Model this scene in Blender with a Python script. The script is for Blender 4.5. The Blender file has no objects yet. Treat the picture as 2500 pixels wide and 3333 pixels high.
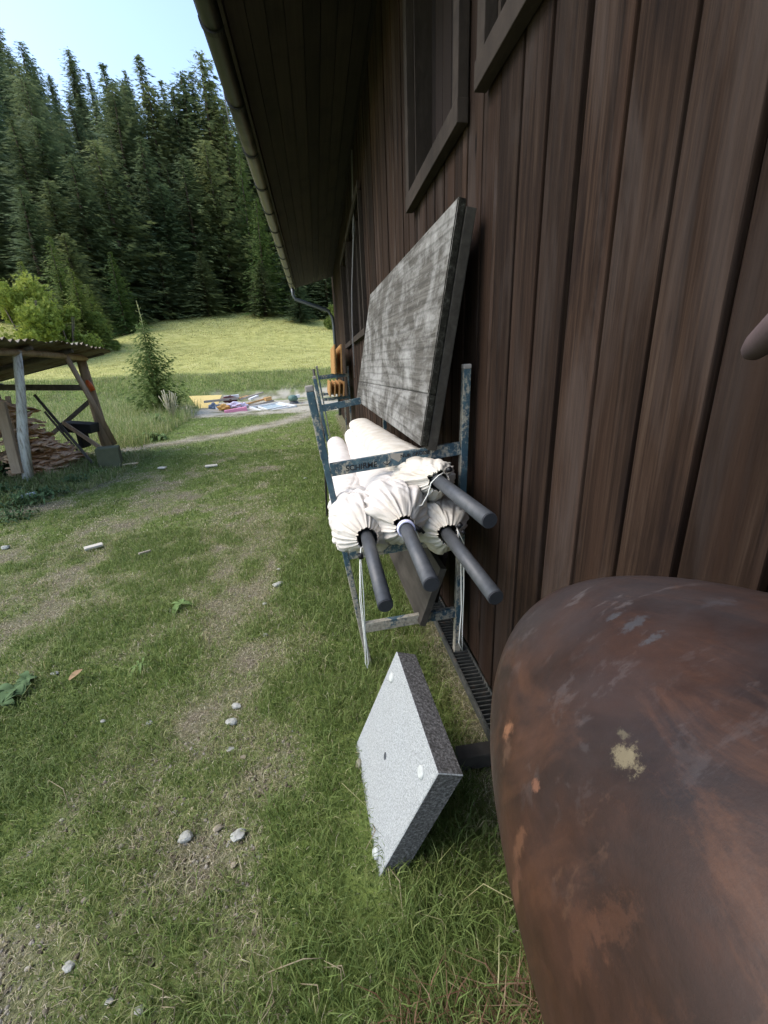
import bpy, bmesh, math, random
import numpy as np
from mathutils import Vector, Matrix
from math import pi, sin, cos, radians
random.seed(7)
sc = bpy.context.scene
COL = sc.collection

# ---------------------------------------------------------------- camera
F, CH = 1376.0, 1.45
RX = np.array([[0.98822856, -0.08466751, 0.12741948],
               [-0.14785842, -0.31479534, 0.93757228],
               [-0.03927085, -0.94537575, -0.32360855]])
cam = bpy.data.cameras.new('camera'); camo = bpy.data.objects.new('camera', cam); COL.objects.link(camo)
cam.sensor_fit = 'HORIZONTAL'; cam.sensor_width = 36; cam.lens = 36 * F / 2500
cam.clip_start = 0.02; cam.clip_end = 2000
M4 = Matrix.Identity(4)
for i in range(3):
    M4[i][0] = RX[i, 0]; M4[i][1] = -RX[i, 1]; M4[i][2] = -RX[i, 2]
M4.translation = (0, 0, CH)
camo.matrix_world = M4
sc.camera = camo

def at(u, v, **k):
    """world point where the sight line of a survey mark meets a known plane X=, Y= or Z="""
    r = RX @ np.array([u - 1250, v - 1666.5, F]); o = np.array([0, 0, CH])
    ax, val = list(k.items())[0]; i = 'XYZ'.index(ax)
    return Vector(o + r * (val - o[i]) / r[i])

# ---------------------------------------------------------------- light
SUN_EL, SUN_AZ = radians(46), radians(-92)     # azimuth measured from +Y towards +X
world = bpy.data.worlds.new('World'); sc.world = world; world.use_nodes = True
nt = world.node_tree; nt.nodes.clear()
sky = nt.nodes.new('ShaderNodeTexSky'); sky.sky_type = 'NISHITA'; sky.sun_disc = False
sky.sun_elevation = SUN_EL; sky.sun_rotation = SUN_AZ
sky.air_density = 1.0; sky.dust_density = 1.6; sky.ozone_density = 1.0
bg = nt.nodes.new('ShaderNodeBackground'); bg.inputs['Strength'].default_value = 0.15
wo = nt.nodes.new('ShaderNodeOutputWorld')
nt.links.new(sky.outputs[0], bg.inputs[0]); nt.links.new(bg.outputs[0], wo.inputs[0])
sl = bpy.data.lights.new('sun', 'SUN'); sl.energy = 1.0; sl.angle = radians(45); sl.color = (1, 0.95, 0.87)
so = bpy.data.objects.new('sun', sl); COL.objects.link(so)
d = Vector((sin(SUN_AZ) * cos(SUN_EL), cos(SUN_AZ) * cos(SUN_EL), sin(SUN_EL)))
so.rotation_euler = d.to_track_quat('Z', 'Y').to_euler(); so.location = (-8, 4, 12)
vs = sc.view_settings; vs.view_transform = 'Standard'; vs.look = 'None'; vs.exposure = 1.5; vs.gamma = 1

# ---------------------------------------------------------------- node helpers
def rgb(r, g, b): return (r, g, b, 1)
class NB:
    def __init__(s, name, rough=0.8, spec=0.3, metal=0.0):
        s.m = bpy.data.materials.new(name); s.m.use_nodes = True; s.t = s.m.node_tree; s.t.nodes.clear()
        s.out = s.n('ShaderNodeOutputMaterial'); s.b = s.n('ShaderNodeBsdfPrincipled')
        s.b.inputs['Roughness'].default_value = rough; s.b.inputs['Specular IOR Level'].default_value = spec
        s.b.inputs['Metallic'].default_value = metal
        s.l(s.b.outputs[0], s.out.inputs[0]); s.tc = s.n('ShaderNodeTexCoord').outputs['Object']
    def n(s, t, **k):
        x = s.t.nodes.new(t)
        for a, v in k.items(): setattr(x, a, v)
        return x
    def l(s, a, b): s.t.links.new(a, b)
    def mp(s, scale, src=None, loc=(0, 0, 0)):
        m = s.n('ShaderNodeMapping'); m.inputs['Scale'].default_value = scale; m.inputs['Location'].default_value = loc
        s.l(src or s.tc, m.inputs[0]); return m.outputs[0]
    def noise(s, scale, detail=5, rough=0.6, vec=None, dist=0.0):
        x = s.n('ShaderNodeTexNoise'); x.inputs['Scale'].default_value = scale; x.inputs['Detail'].default_value = detail
        x.inputs['Roughness'].default_value = rough; x.inputs['Distortion'].default_value = dist
        s.l(vec or s.tc, x.inputs['Vector']); return x.outputs['Fac']
    def vor(s, scale, vec=None, out='Distance'):
        x = s.n('ShaderNodeTexVoronoi'); x.inputs['Scale'].default_value = scale; s.l(vec or s.tc, x.inputs['Vector']); return x.outputs[out]
    def ramp(s, fac, stops):
        r = s.n('ShaderNodeValToRGB'); e = r.color_ramp.elements
        while len(e) > 1: e.remove(e[0])
        e[0].position = stops[0][0]; e[0].color = rgb(*stops[0][1]) if not isinstance(stops[0][1], float) else rgb(*[stops[0][1]] * 3)
        for p, c in stops[1:]:
            q = e.new(p); q.color = rgb(*c) if not isinstance(c, float) else rgb(c, c, c)
        s.l(fac, r.inputs[0]); return r.outputs[0]
    def mix(s, fac, a, b, bt='MIX'):
        m = s.n('ShaderNodeMix', data_type='RGBA', blend_type=bt)
        for i, v in ((0, fac), (6, a), (7, b)):
            if isinstance(v, (int, float)): m.inputs[i].default_value = v
            elif isinstance(v, tuple): m.inputs[i].default_value = rgb(*v)
            else: s.l(v, m.inputs[i])
        return m.outputs[2]
    def math(s, op, a, b=0.0, clamp=False):
        m = s.n('ShaderNodeMath', operation=op, use_clamp=clamp)
        for i, v in ((0, a), (1, b)):
            if isinstance(v, (int, float)): m.inputs[i].default_value = v
            else: s.l(v, m.inputs[i])
        return m.outputs[0]
    def island(s):
        return s.n('ShaderNodeNewGeometry').outputs['Random Per Island']
    def attr(s, name):
        return s.n('ShaderNodeAttribute', attribute_name=name).outputs['Fac']
    def bump(s, h, strength=0.5, dist=0.01):
        b = s.n('ShaderNodeBump'); b.inputs['Strength'].default_value = strength; b.inputs['Distance'].default_value = dist
        s.l(h, b.inputs['Height']); s.l(b.outputs[0], s.b.inputs['Normal'])
    def col(s, c):
        if isinstance(c, tuple): s.b.inputs['Base Color'].default_value = rgb(*c)
        else: s.l(c, s.b.inputs['Base Color'])
    def rgh(s, c): s.l(c, s.b.inputs['Roughness'])
MATS = {}
def plain(name, c, rough=0.7, spec=0.3, metal=0.0, var=0.25, scale=20, bump=0.15):
    if name in MATS: return MATS[name]
    w = NB(name, rough, spec, metal); f = w.noise(scale, 6)
    w.col(w.mix(f, tuple(x * (1 - var) for x in c), tuple(min(1, x * (1 + var)) for x in c)))
    w.bump(w.noise(scale * 3, 4), bump, 0.004); MATS[name] = w.m; return w.m

def wood(name, dark, mid, light, st=(30, 30, 1.6), knots=True, rough=0.8, island=True, bump=0.35, patch=(2.2, 2.2, .35), lightamt=1.0):
    w = NB(name, rough, 0.25)
    src = w.tc
    if island:
        add = w.n('ShaderNodeVectorMath', operation='ADD'); w.l(w.tc, add.inputs[0])
        cmb = w.n('ShaderNodeCombineXYZ'); r = w.island()
        for i in range(3): w.l(w.math('MULTIPLY', r, 37.0 + i * 11), cmb.inputs[i])
        w.l(cmb.outputs[0], add.inputs[1]); src = add.outputs[0]
    g = w.noise(1.0, 8, 0.65, w.mp(st, src), 0.6)
    p = w.noise(1.0, 4, 0.6, w.mp(patch, src), 0.3)
    c = w.ramp(g, [(0.25, dark), (0.5, mid), (0.75, light)])
    c = w.mix(w.math('MULTIPLY', w.ramp(p, [(0.35, 0.0), (0.7, 1.0)]), 0.55 * lightamt), c, light)
    c = w.mix(w.math('MULTIPLY', w.ramp(p, [(0.28, 1.0), (0.45, 0.0)]), 0.6), c, dark)
    if island:
        c = w.mix(1.0, c, w.ramp(w.island(), [(0.0, 0.66), (.5, 1.0), (1.0, 1.35)]), 'MULTIPLY')
    if knots:
        k = w.vor(1.0, w.mp((st[0] / 5.5, st[1] / 5.5, st[2] / 1.2), src))
        c = w.mix(w.math('MULTIPLY', w.ramp(k, [(0.05, 1.0), (0.14, 0.0)]), 0.7), c, tuple(x * .5 for x in dark))
    w.col(c); w.bump(g, bump, 0.004); MATS[name] = w.m; return w.m

def wall_mat():
    w = NB('barn_wood', .82, .12)
    add = w.n('ShaderNodeVectorMath', operation='ADD'); w.l(w.tc, add.inputs[0]); cmb = w.n('ShaderNodeCombineXYZ'); ri = w.island()
    for i in range(3): w.l(w.math('MULTIPLY', ri, 37.0 + i * 11), cmb.inputs[i])
    w.l(cmb.outputs[0], add.inputs[1]); src = add.outputs[0]
    kv = w.n('ShaderNodeTexVoronoi'); kv.inputs['Scale'].default_value = 1.0; w.l(w.mp((7, 7, 1.9), src), kv.inputs['Vector']); kd = kv.outputs['Distance']
    g1 = w.noise(1.0, 8, .7, w.mp((70, 70, 1.6), src), 1.2); g2 = w.noise(1.0, 6, .7, w.mp((22, 22, .7), src), .8); bl = w.noise(1.0, 6, .65, w.mp((5, 5, 1.1), src), .6)
    gg = w.math('ADD', w.math('MULTIPLY', g1, .5), w.math('MULTIPLY', g2, .5))
    c = w.ramp(gg, [(.36, (.006, .0036, .0026)), (.47, (.020, .0112, .0072)), (.56, (.036, .0212, .0138)), (.66, (.064, .0430, .0300))])
    c = w.mix(w.math('MULTIPLY', w.ramp(bl, [(.50, 0.0), (.66, 1.0)]), .55), c, (.060, .046, .040))
    c = w.mix(w.math('MULTIPLY', w.ramp(bl, [(.34, 1.0), (.46, 0.0)]), .65), c, (.007, .004, .0035))
    c = w.mix(w.math('MULTIPLY', w.ramp(w.noise(1.0, 3, .5, w.mp((9, 9, .5), src)), [(.5, 0.0), (.66, 1.0)]), .5), c, (.042, .022, .0135))
    c = w.mix(1.0, c, w.ramp(ri, [(0.0, .62), (.5, 1.0), (1.0, 1.45)]), 'MULTIPLY')
    c = w.mix(w.math('MULTIPLY', w.ramp(kd, [(.045, 1.0), (.10, 0.0)]), .85), c, (.003, .002, .0015))
    w.col(c); w.bump(w.math('ADD', gg, w.math('MULTIPLY', w.ramp(kd, [(.03, 1.0), (.16, 0.0)]), .3)), .75, .004); return w.m
WALLW = wall_mat()
SOFFW = wood('soffit_wood', (.012, .009, .0075), (.025, .018, .015), (.042, .031, .025), (40, 1.3, 40), knots=False)
TRIMW = wood('trim_wood', (.013, .009, .0065), (.027, .0195, .0145), (.048, .036, .028), (36, 9, 9))
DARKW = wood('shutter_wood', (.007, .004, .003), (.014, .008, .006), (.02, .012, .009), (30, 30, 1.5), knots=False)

# ---------------------------------------------------------------- mesh helpers
class MB:
    def __init__(s): s.v = []; s.f = []; s.sm = []
    def add(s, vs_, fs, smooth=False):
        o = len(s.v); s.v += [tuple(map(float, p)) for p in vs_]; s.f += [tuple(i + o for i in f) for f in fs]; s.sm += [smooth] * len(fs)
        return s
    def box(s, a, b, M=None, ch=0.0):
        x0, y0, z0 = a; x1, y1, z1 = b
        if ch > 0:
            bm = bmesh.new(); bmesh.ops.create_cube(bm, size=1)
            for v in bm.verts: v.co = Vector(((x0 + x1) / 2 + v.co.x * (x1 - x0), (y0 + y1) / 2 + v.co.y * (y1 - y0), (z0 + z1) / 2 + v.co.z * (z1 - z0)))
            bmesh.ops.bevel(bm, geom=bm.edges[:], offset=ch, segments=2, profile=0.6, affect='EDGES')
            bm.verts.index_update()
            P = [v.co.copy() for v in bm.verts]; Fs = [[v.index for v in f.verts] for f in bm.faces]; bm.free()
        else:
            P = [Vector(p) for p in ((x0, y0, z0), (x1, y0, z0), (x1, y1, z0), (x0, y1, z0), (x0, y0, z1), (x1, y0, z1), (x1, y1, z1), (x0, y1, z1))]
            Fs = [(0, 3, 2, 1), (4, 5, 6, 7), (0, 1, 5, 4), (1, 2, 6, 5), (2, 3, 7, 6), (3, 0, 4, 7)]
        if M is not None: P = [M @ p for p in P]
        return s.add(P, Fs)
    def beam(s, p, q, w, h, up=(0, 0, 1), ch=0.0):
        p, q = Vector(p), Vector(q); d_ = q - p; L = d_.length; x = d_.normalized()
        u = Vector(up); y = u.cross(x)
        if y.length < 1e-4: y = Vector((1, 0, 0)).cross(x)
        y.normalize(); z = x.cross(y)
        M = Matrix((x, y, z)).transposed().to_4x4(); M.translation = p
        return s.box((0, -w / 2, -h / 2), (L, w / 2, h / 2), M, ch)
    def tube(s, pts, rad, n=12, caps=True, smooth=True, wob=0.0, squash=None):
        pts = [Vector(p) for p in pts]; m = len(pts)
        if not hasattr(rad, '__len__'): rad = [rad] * m
        V = []; prev = None
        for i, p in enumerate(pts):
            t = (pts[min(i + 1, m - 1)] - pts[max(i - 1, 0)]).normalized()
            if prev is None:
                a = Vector((0, 0, 1)) if abs(t.z) < .9 else Vector((1, 0, 0)); x = a.cross(t).normalized()
            else: x = (prev - prev.dot(t) * t).normalized()
            prev = x; y = t.cross(x)
            for k in range(n):
                r = rad[i] * (1 + wob * (random.random() - .5)); a = 2 * pi * k / n
                V.append(p + x * cos(a) * r + y * sin(a) * r)
        Fs = [(i * n + k, i * n + (k + 1) % n, (i + 1) * n + (k + 1) % n, (i + 1) * n + k) for i in range(m - 1) for k in range(n)]
        o = len(s.v); s.add(V, Fs, smooth)
        if caps:
            s.f.append(tuple(o + k for k in range(n))[::-1]); s.sm.append(False)
            s.f.append(tuple(o + (m - 1) * n + k for k in range(n))); s.sm.append(False)
        return s
    def build(s, name, mat, parent=None):
        me = bpy.data.meshes.new(name); me.from_pydata(s.v, [], s.f); me.validate()
        if len(me.polygons) == len(s.sm): me.polygons.foreach_set('use_smooth', s.sm)
        me.materials.append(mat)
        bm = bmesh.new(); bm.from_mesh(me); bmesh.ops.recalc_face_normals(bm, faces=bm.faces[:]); bm.to_mesh(me); bm.free()
        o = bpy.data.objects.new(name, me); COL.objects.link(o)
        if parent is not None: o.parent = parent
        return o
def tag(o, label=None, cat=None, group=None, kind=None):
    if label: o['label'] = label
    if cat: o['category'] = cat
    if group: o['group'] = group
    if kind: o['kind'] = kind
    return o
def empty(name, loc=(0, 0, 0), rz=0.0, label=None, cat=None, group=None):
    o = bpy.data.objects.new(name, None); COL.objects.link(o); o.location = loc; o.rotation_euler = (0, 0, rz); o.empty_display_size = .1
    return tag(o, label, cat, group)
def kids(o): return [c for c in COL.objects if c.parent is o]
def copy_tree(o, parent=None):
    c = o.copy(); COL.objects.link(c); c.parent = parent
    for ch in kids(o): copy_tree(ch, c)
    return c
def rebase(o, base):
    """put a single mesh object's origin at base"""
    base = Vector(base); o.data.transform(Matrix.Translation(-base)); o.location = base; return o
def np_mesh(name, V, Fq, mat, smooth=False, attrs=None):
    me = bpy.data.meshes.new(name); V = np.asarray(V, np.float32); Fq = np.asarray(Fq, np.int32); k = Fq.shape[1]
    me.vertices.add(len(V)); me.vertices.foreach_set('co', V.ravel())
    me.loops.add(Fq.size); me.loops.foreach_set('vertex_index', Fq.ravel())
    me.polygons.add(len(Fq)); me.polygons.foreach_set('loop_start', np.arange(0, Fq.size, k, dtype=np.int32))
    if smooth: me.polygons.foreach_set('use_smooth', np.ones(len(Fq), bool))
    me.update(calc_edges=True)
    for nme, arr in (attrs or {}).items():
        a = me.attributes.new(nme, 'FLOAT', 'POINT'); a.data.foreach_set('value', np.asarray(arr, np.float32))
    me.materials.append(mat)
    o = bpy.data.objects.new(name, me); COL.objects.link(o); return o

# numpy value noise
_rs = np.random.RandomState(3); _T = _rs.rand(256, 256)
def vn(x, y):
    xi = np.floor(x).astype(int); yi = np.floor(y).astype(int); fx = x - xi; fy = y - yi
    fx = fx * fx * (3 - 2 * fx); fy = fy * fy * (3 - 2 * fy)
    g = lambda a, b: _T[a % 256, b % 256]
    return (g(xi, yi) * (1 - fx) + g(xi + 1, yi) * fx) * (1 - fy) + (g(xi, yi + 1) * (1 - fx) + g(xi + 1, yi + 1) * fx) * fy
def fbm(x, y, o=4):
    s_ = 0; a = .5; t = 0
    for i in range(o): s_ = s_ + a * vn(x * 2 ** i + 17 * i, y * 2 ** i + 31 * i); t += a; a *= .5
    return s_ / t
def sst(a, b, x): t = np.clip((x - a) / (b - a), 0, 1); return t * t * (3 - 2 * t)

# ---------------------------------------------------------------- ground
def height(x, y):
    x = np.asarray(x, float); y = np.asarray(y, float)
    e = y + np.maximum(0, -x - 18) * .9 * sst(10, 40, y)
    z = .25 * sst(16, 20, e) + 1.1 * sst(20.3, 23, e)
    z = z + .162 * np.maximum(0, e - 22.5) - .002 * np.maximum(0, e - 45) ** 2 * (e < 60) - np.where(e >= 60, .002 * 225, 0)
    z = z + np.clip(e - 60, 0, 92) * .275 - np.maximum(0, e - 160) * .3
    z = z + 1.4 * np.exp(-((x + 10) / 12) ** 2 - ((e - 52) / 9) ** 2)
    z = z + (fbm(x * .8, y * .8) - .5) * .10 * sst(2, 8, np.hypot(x, y)) + (fbm(x * 4, y * 4) - .5) * .022
    z = z + (fbm(x * .15 + 5, y * .15) - .5) * 1.2 * sst(23, 40, y)
    z = z - .02 * sst(-.2, .6, x) * (y < 16)
    return z
PATH = [(-6.5, 8.2), (-3.4, 10.4), (-2.2, 11.6), (-.9, 13.7), (-.3, 16), (.2, 19)]
def dryness(x, y):
    x = np.asarray(x, float); y = np.asarray(y, float); n = fbm(x * 1.7, y * 1.3 + 9, 5); n2 = fbm(x * .6 + 40, y * .5, 3)
    w = lambda c, s_: np.exp(-((x - c) / s_) ** 2)
    tr = .85 * w(-.80 + .1 * np.sin(y * .8), .30) * (y < 7) * sst(.9, .4, n2) + .75 * w(-2.05 + .15 * np.sin(y * .7 + 1), .42) * (y < 8) + .6 * w(-3.4, .5) * (y < 8)
    dd = (n - .5) * 2.2 + (fbm(x * 6 + 70, y * 5 + 70, 4) - .5) * 2.0 + tr * .62 + .12
    dd = dd - .55 * sst(-.45, .1, x)                       # lush strip along the wall
    dd = np.where(y > 7, dd - .28, dd)
    pd = np.full(np.shape(x), 9.0)
    for (ax, ay), (bx, by) in zip(PATH[:-1], PATH[1:]):
        vx, vy = bx - ax, by - ay; t = np.clip(((x - ax) * vx + (y - ay) * vy) / (vx * vx + vy * vy), 0, 1)
        pd = np.minimum(pd, np.hypot(x - ax - t * vx, y - ay - t * vy))
    dd = np.maximum(dd, 1.15 * np.exp(-(pd / .38) ** 2) * (.75 + n * .6))
    yard = sst(15.6, 16.6, y) * sst(20.6, 19.8, y) * sst(-8.5, -5, x)
    dd = np.maximum(dd, yard * (.55 + .7 * n))
    scar = sst(20.2, 20.8, y) * sst(21.6, 21.0, y) * sst(-6.0, -4.0, x) * (.4 + .9 * n)
    dd = np.maximum(dd, scar)
    dd = np.where((x > .38) & (y < 15), np.maximum(dd, sst(.38, .55, x) * .9), dd)
    return np.clip(dd, 0, 1)
def seg(*a): return np.unique(np.round(np.concatenate(a), 4))
gx = seg(np.arange(-5, 1.3, .05), np.arange(-14, -5, .2), np.arange(-60, -14, 1.5), np.arange(-190, -60, 8), np.arange(1.3, 8, .5), np.arange(8, 120, 6))
gy = seg(np.arange(-.5, 9, .05), np.arange(9, 26, .15), np.arange(26, 66, .8), np.arange(66, 260, 5), np.arange(-60, -.5, 3))
GX, GY = np.meshgrid(gx, gy); GZ = height(GX, GY); nX, nY = len(gx), len(gy)
idx = np.arange(nX * nY).reshape(nY, nX)
Q = np.stack([idx[:-1, :-1], idx[:-1, 1:], idx[1:, 1:], idx[1:, :-1]], -1).reshape(-1, 4)
g = NB('ground_soil', 0.95, 0.1)
dry = g.attr('dry'); n1 = g.noise(9, 6, .7); n2 = g.noise(70, 4, .7); n3 = g.noise(.6, 4)
soil = g.ramp(n2, [(.3, (.06, .05, .032)), (.5, (.15, .128, .088)), (.72, (.30, .27, .205))])
soil = g.mix(g.ramp(g.vor(60), [(.0, 1.0), (.25, 0.0)]), soil, (.30, .28, .23))
turf = g.ramp(n1, [(.3, (.095, .135, .034)), (.55, (.155, .205, .055)), (.75, (.24, .26, .10))])
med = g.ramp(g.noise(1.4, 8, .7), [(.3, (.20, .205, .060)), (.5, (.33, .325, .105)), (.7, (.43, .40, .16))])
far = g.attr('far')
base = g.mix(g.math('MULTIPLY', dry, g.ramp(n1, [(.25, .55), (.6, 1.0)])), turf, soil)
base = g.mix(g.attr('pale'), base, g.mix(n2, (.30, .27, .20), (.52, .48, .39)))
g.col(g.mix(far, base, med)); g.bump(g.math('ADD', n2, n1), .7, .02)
farA = sst(21.5, 25, GY + np.maximum(0, -GX - 18) * .9)
forest_floor = sst(56, 60, GY + np.maximum(0, -GX - 18) * .9)
farA = farA * (1 - forest_floor * .9)
def palemap(x, y):
    pd = np.full(np.shape(x), 9.0)
    for (ax, ay), (bx, by) in zip(PATH[:-1], PATH[1:]):
        vx, vy = bx - ax, by - ay; t = np.clip(((x - ax) * vx + (y - ay) * vy) / (vx * vx + vy * vy), 0, 1)
        pd = np.minimum(pd, np.hypot(x - ax - t * vx, y - ay - t * vy))
    n = fbm(x * 2.4, y * 2.4, 4)
    a = np.exp(-(pd / .42) ** 2) * sst(.25, .7, n + .15); b = sst(15.6, 16.6, y) * sst(20.6, 19.8, y) * sst(-8.5, -5, x) * sst(.25, .55, n)
    c = sst(20.2, 20.8, y) * sst(21.9, 21.2, y) * sst(-5.5, -3.5, x) * sst(.3, .6, n)
    return np.clip(np.maximum(np.maximum(a * .75, b), c), 0, 1)
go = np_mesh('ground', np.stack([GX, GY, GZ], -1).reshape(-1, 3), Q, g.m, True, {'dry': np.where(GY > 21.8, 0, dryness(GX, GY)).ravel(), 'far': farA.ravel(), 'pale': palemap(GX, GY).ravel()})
go['kind'] = 'structure'

# grass -----------------------------------------------------------------
def grass_mat(name, cols, trans=.35, patch=.9):
    w = NB(name, .6, .25); r = w.attr('rnd'); p = w.noise(patch, 4, .6)
    a = w.math('ADD', w.math('MULTIPLY', r, .62), w.math('MULTIPLY', p, .38))
    c = w.ramp(a, cols); w.col(c)
    tr = w.n('ShaderNodeBsdfTranslucent'); w.l(c, tr.inputs[0]); mx = w.n('ShaderNodeMixShader'); mx.inputs[0].default_value = trans
    w.l(w.b.outputs[0], mx.inputs[1]); w.l(tr.outputs[0], mx.inputs[2]); w.l(mx.outputs[0], w.out.inputs[0]); return w.m
GREEN = grass_mat('grass_green', [(.12, (.085, .130, .034)), (.42, (.155, .220, .056)), (.62, (.21, .26, .08)), (.80, (.36, .34, .17)), (.94, (.54, .48, .31))])
STRAW = grass_mat('grass_straw', [(.2, (.32, .27, .17)), (.5, (.50, .44, .30)), (.8, (.62, .56, .41))])
REDST = grass_mat('stalks_brown', [(.2, (.12, .06, .035)), (.5, (.22, .12, .07)), (.8, (.34, .24, .15))])
MEADG = grass_mat('meadow_grass', [(.2, (.22, .22, .065)), (.5, (.36, .34, .12)), (.8, (.50, .45, .21))])
WEEDG = grass_mat('weed_green', [(.15, (.13, .19, .05)), (.42, (.23, .30, .09)), (.68, (.38, .37, .17)), (.92, (.54, .48, .32))])
rng = np.random.RandomState(11)
def blades(P, L, W, lean, rnd, name, mat):
    n = len(P); a = rng.rand(n) * 2 * pi; b = rng.rand(n) * 2 * pi
    side = np.stack([np.cos(a), np.sin(a), np.zeros(n)], 1) * (W / 2)[:, None]
    ld = np.stack([np.cos(b), np.sin(b), np.zeros(n)], 1)
    up = np.array([0, 0, 1.0])
    m = P + up * (L * .55)[:, None] * np.sqrt(np.maximum(.1, 1 - (lean * .5) ** 2))[:, None] + ld * (L * .3 * lean)[:, None]
    t = P + up * (L * np.maximum(.15, 1 - lean * .75))[:, None] + ld * (L * lean)[:, None]
    V = np.stack([P - side, P + side, m + side * .75, m - side * .75, t], 1).reshape(-1, 3)
    k = np.arange(n)[:, None] * 5
    tri = np.concatenate([k + np.array([0, 1, 2]), k + np.array([0, 2, 3]), k + np.array([3, 2, 4])])
    o = np_mesh(name, V, tri, mat, False, {'rnd': np.repeat(rnd, 5)}); return o
def scatter(n, x0, x1, y0, y1):
    return x0 + rng.rand(n) * (x1 - x0), y0 + rng.rand(n) * (y1 - y0)
def lawn(n, x0, x1, y0, y1, l0, w0, name, mat=GREEN, keep=None, straw=False, ml=1.0):
    x, y = scatter(n, x0, x1, y0, y1); dd = dryness(x, y)
    p = (1 - dd * .92) if not straw else np.clip(dd * 1.4 + .12, 0, 1)
    k = rng.rand(n) < p
    k &= ~((x > .556) & (x < .72) & (y < 14)) & (x < .70)
    if keep is not None: k &= keep(x, y)
    x, y, dd = x[k], y[k], dd[k]; m = len(x)
    cl = fbm(x * 5 + 3, y * 5, 3)
    tall = np.exp(-np.abs(x - .30) / .35) * (y < 12)
    L = l0 * (.45 + 1.0 * rng.rand(m)) * (.5 + cl) * (1 - .45 * dd) * (1 + .9 * tall) * ml
    L = np.where(rng.rand(m) < .02, L * 1.9, L); L = np.where((x > -.07) & (x < .08) & (y > .72) & (y < 1.42), L * .45, L)
    W = w0 * (.6 + .8 * rng.rand(m)); lean = np.clip(.25 + rng.rand(m) * .95, 0, 1.15)
    r = np.clip(rng.rand(m) * .75 + .5 * dd + (rng.rand(m) < .06) * .5, 0, 1) if not straw else rng.rand(m)
    P = np.stack([x, y, height(x, y) - .004], 1)
    return x, y, P, L, W, lean, r
def merge_blades(name, sets, mat):
    P = np.concatenate([s_[2] for s_ in sets]); L = np.concatenate([s_[3] for s_ in sets]); W = np.concatenate([s_[4] for s_ in sets])
    le = np.concatenate([s_[5] for s_ in sets]); r = np.concatenate([s_[6] for s_ in sets])
    return blades(P, L, W, le, r, name, mat)
S = [lawn(70000, -1.6, .7, .15, 1.8, .055, .0030, 'a'), lawn(95000, -2.6, .7, 1.8, 4.2, .055, .0040, 'b'),
     lawn(90000, -5.2, .7, 4.2, 8.5, .046, .0065, 'c'), lawn(60000, -9, .7, 8.5, 17, .04, .010, 'd')]
S.append(lawn(16000, -2.6, -1.2, .8, 2.0, .055, .0035, 'e')); S.append(lawn(16000, -3.7, -2.6, 2.4, 4.2, .05, .0045, 'f')); S.append(lawn(16000, -7.5, -5.2, 6.0, 8.5, .05, .008, 'g'))
o = merge_blades('grass', S, GREEN); tag(o, 'green lawn grass with worn tracks beside the wooden barn', 'grass', kind='stuff')
S = [lawn(7000, -3.7, -2.6, 2.4, 4.2, .035, .0035, 'f', straw=True), lawn(40000, -1.6, .6, .15, 1.8, .035, .0022, 'a', straw=True), lawn(48000, -2.6, .6, 1.8, 4.2, .035, .0032, 'b', straw=True),
     lawn(42000, -5.2, .6, 4.2, 8.5, .04, .006, 'c', straw=True), lawn(26000, -9, .6, 8.5, 17, .045, .011, 'd', straw=True)]
for s_ in S: s_[5][:] = .8 + rng.rand(len(s_[5])) * .35
o = merge_blades('dry_grass', S, STRAW); tag(o, 'dry straw coloured grass lying over the worn bare tracks', 'dry grass', kind='stuff')
# meadow tufts and rough weeds
def tallset(n, x0, x1, y0, y1, l0, w0, keep=None, lean0=.1):
    x, y = scatter(n, x0, x1, y0, y1)
    if keep is not None: k = keep(x, y); x, y = x[k], y[k]
    m = len(x); c = fbm(x * 1.2, y * 1.2, 3)
    return (x, y, np.stack([x, y, height(x, y) - .01], 1), l0 * (.4 + rng.rand(m)) * (.35 + 1.2 * c), w0 * (.6 + .8 * rng.rand(m)), lean0 + rng.rand(m) * .7, rng.rand(m))
S = [tallset(70000, -40, 8, 23, 40, .08, .02), tallset(60000, -40, 16, 40, 60, .10, .04)]
o = merge_blades('meadow_grass', S, MEADG); tag(o, 'sunlit yellow green meadow grass on the slope below the forest', 'meadow grass', kind='stuff')
zshed = lambda x, y: rng.rand(len(x)) < fbm(x * 2 + 3, y * 2, 3) * 1.3
zone = lambda x, y: ((x < -3.9 - .10 * (y - 10)) & ((y > 9.8) | (x < -5.9)) | (y > 20.2)) & (rng.rand(len(x)) < fbm(x * .9 + 3, y * .9, 3) * 1.5)
S = [tallset(9000, -4.75, -3.3, 6.3, 8.9, .20, .008, zshed, .3), tallset(9000, -5.2, -3.9, 5.2, 7.2, .22, .008, zshed, .3), tallset(52000, -14, -3.5, 8.6, 20.5, .46, .011, zone), tallset(56000, -26, 1.5, 20.3, 23.2, .20, .014, lambda x, y: (y > 20.6) & ((x < -5) | (y > 21.4)))]
o = merge_blades('weeds', S, WEEDG); tag(o, 'rough tall weeds and seeding grass along the bank and behind the woodshed', 'weeds', kind='stuff')
x, y = scatter(2600, .05, .75, .02, .55); m = len(x)
cx = (x < .66)
P = np.stack([x, y, height(x, y)], 1)[cx]; m = len(P)
o = blades(P, .13 * (.4 + rng.rand(m)), np.full(m, .0035), .75 + rng.rand(m) * .45, rng.rand(m), 'dry_stalks', REDST)
tag(o, 'heap of reddish brown dead stalks in the grass next to the rusty tank', 'dead stalks', kind='stuff')

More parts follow.
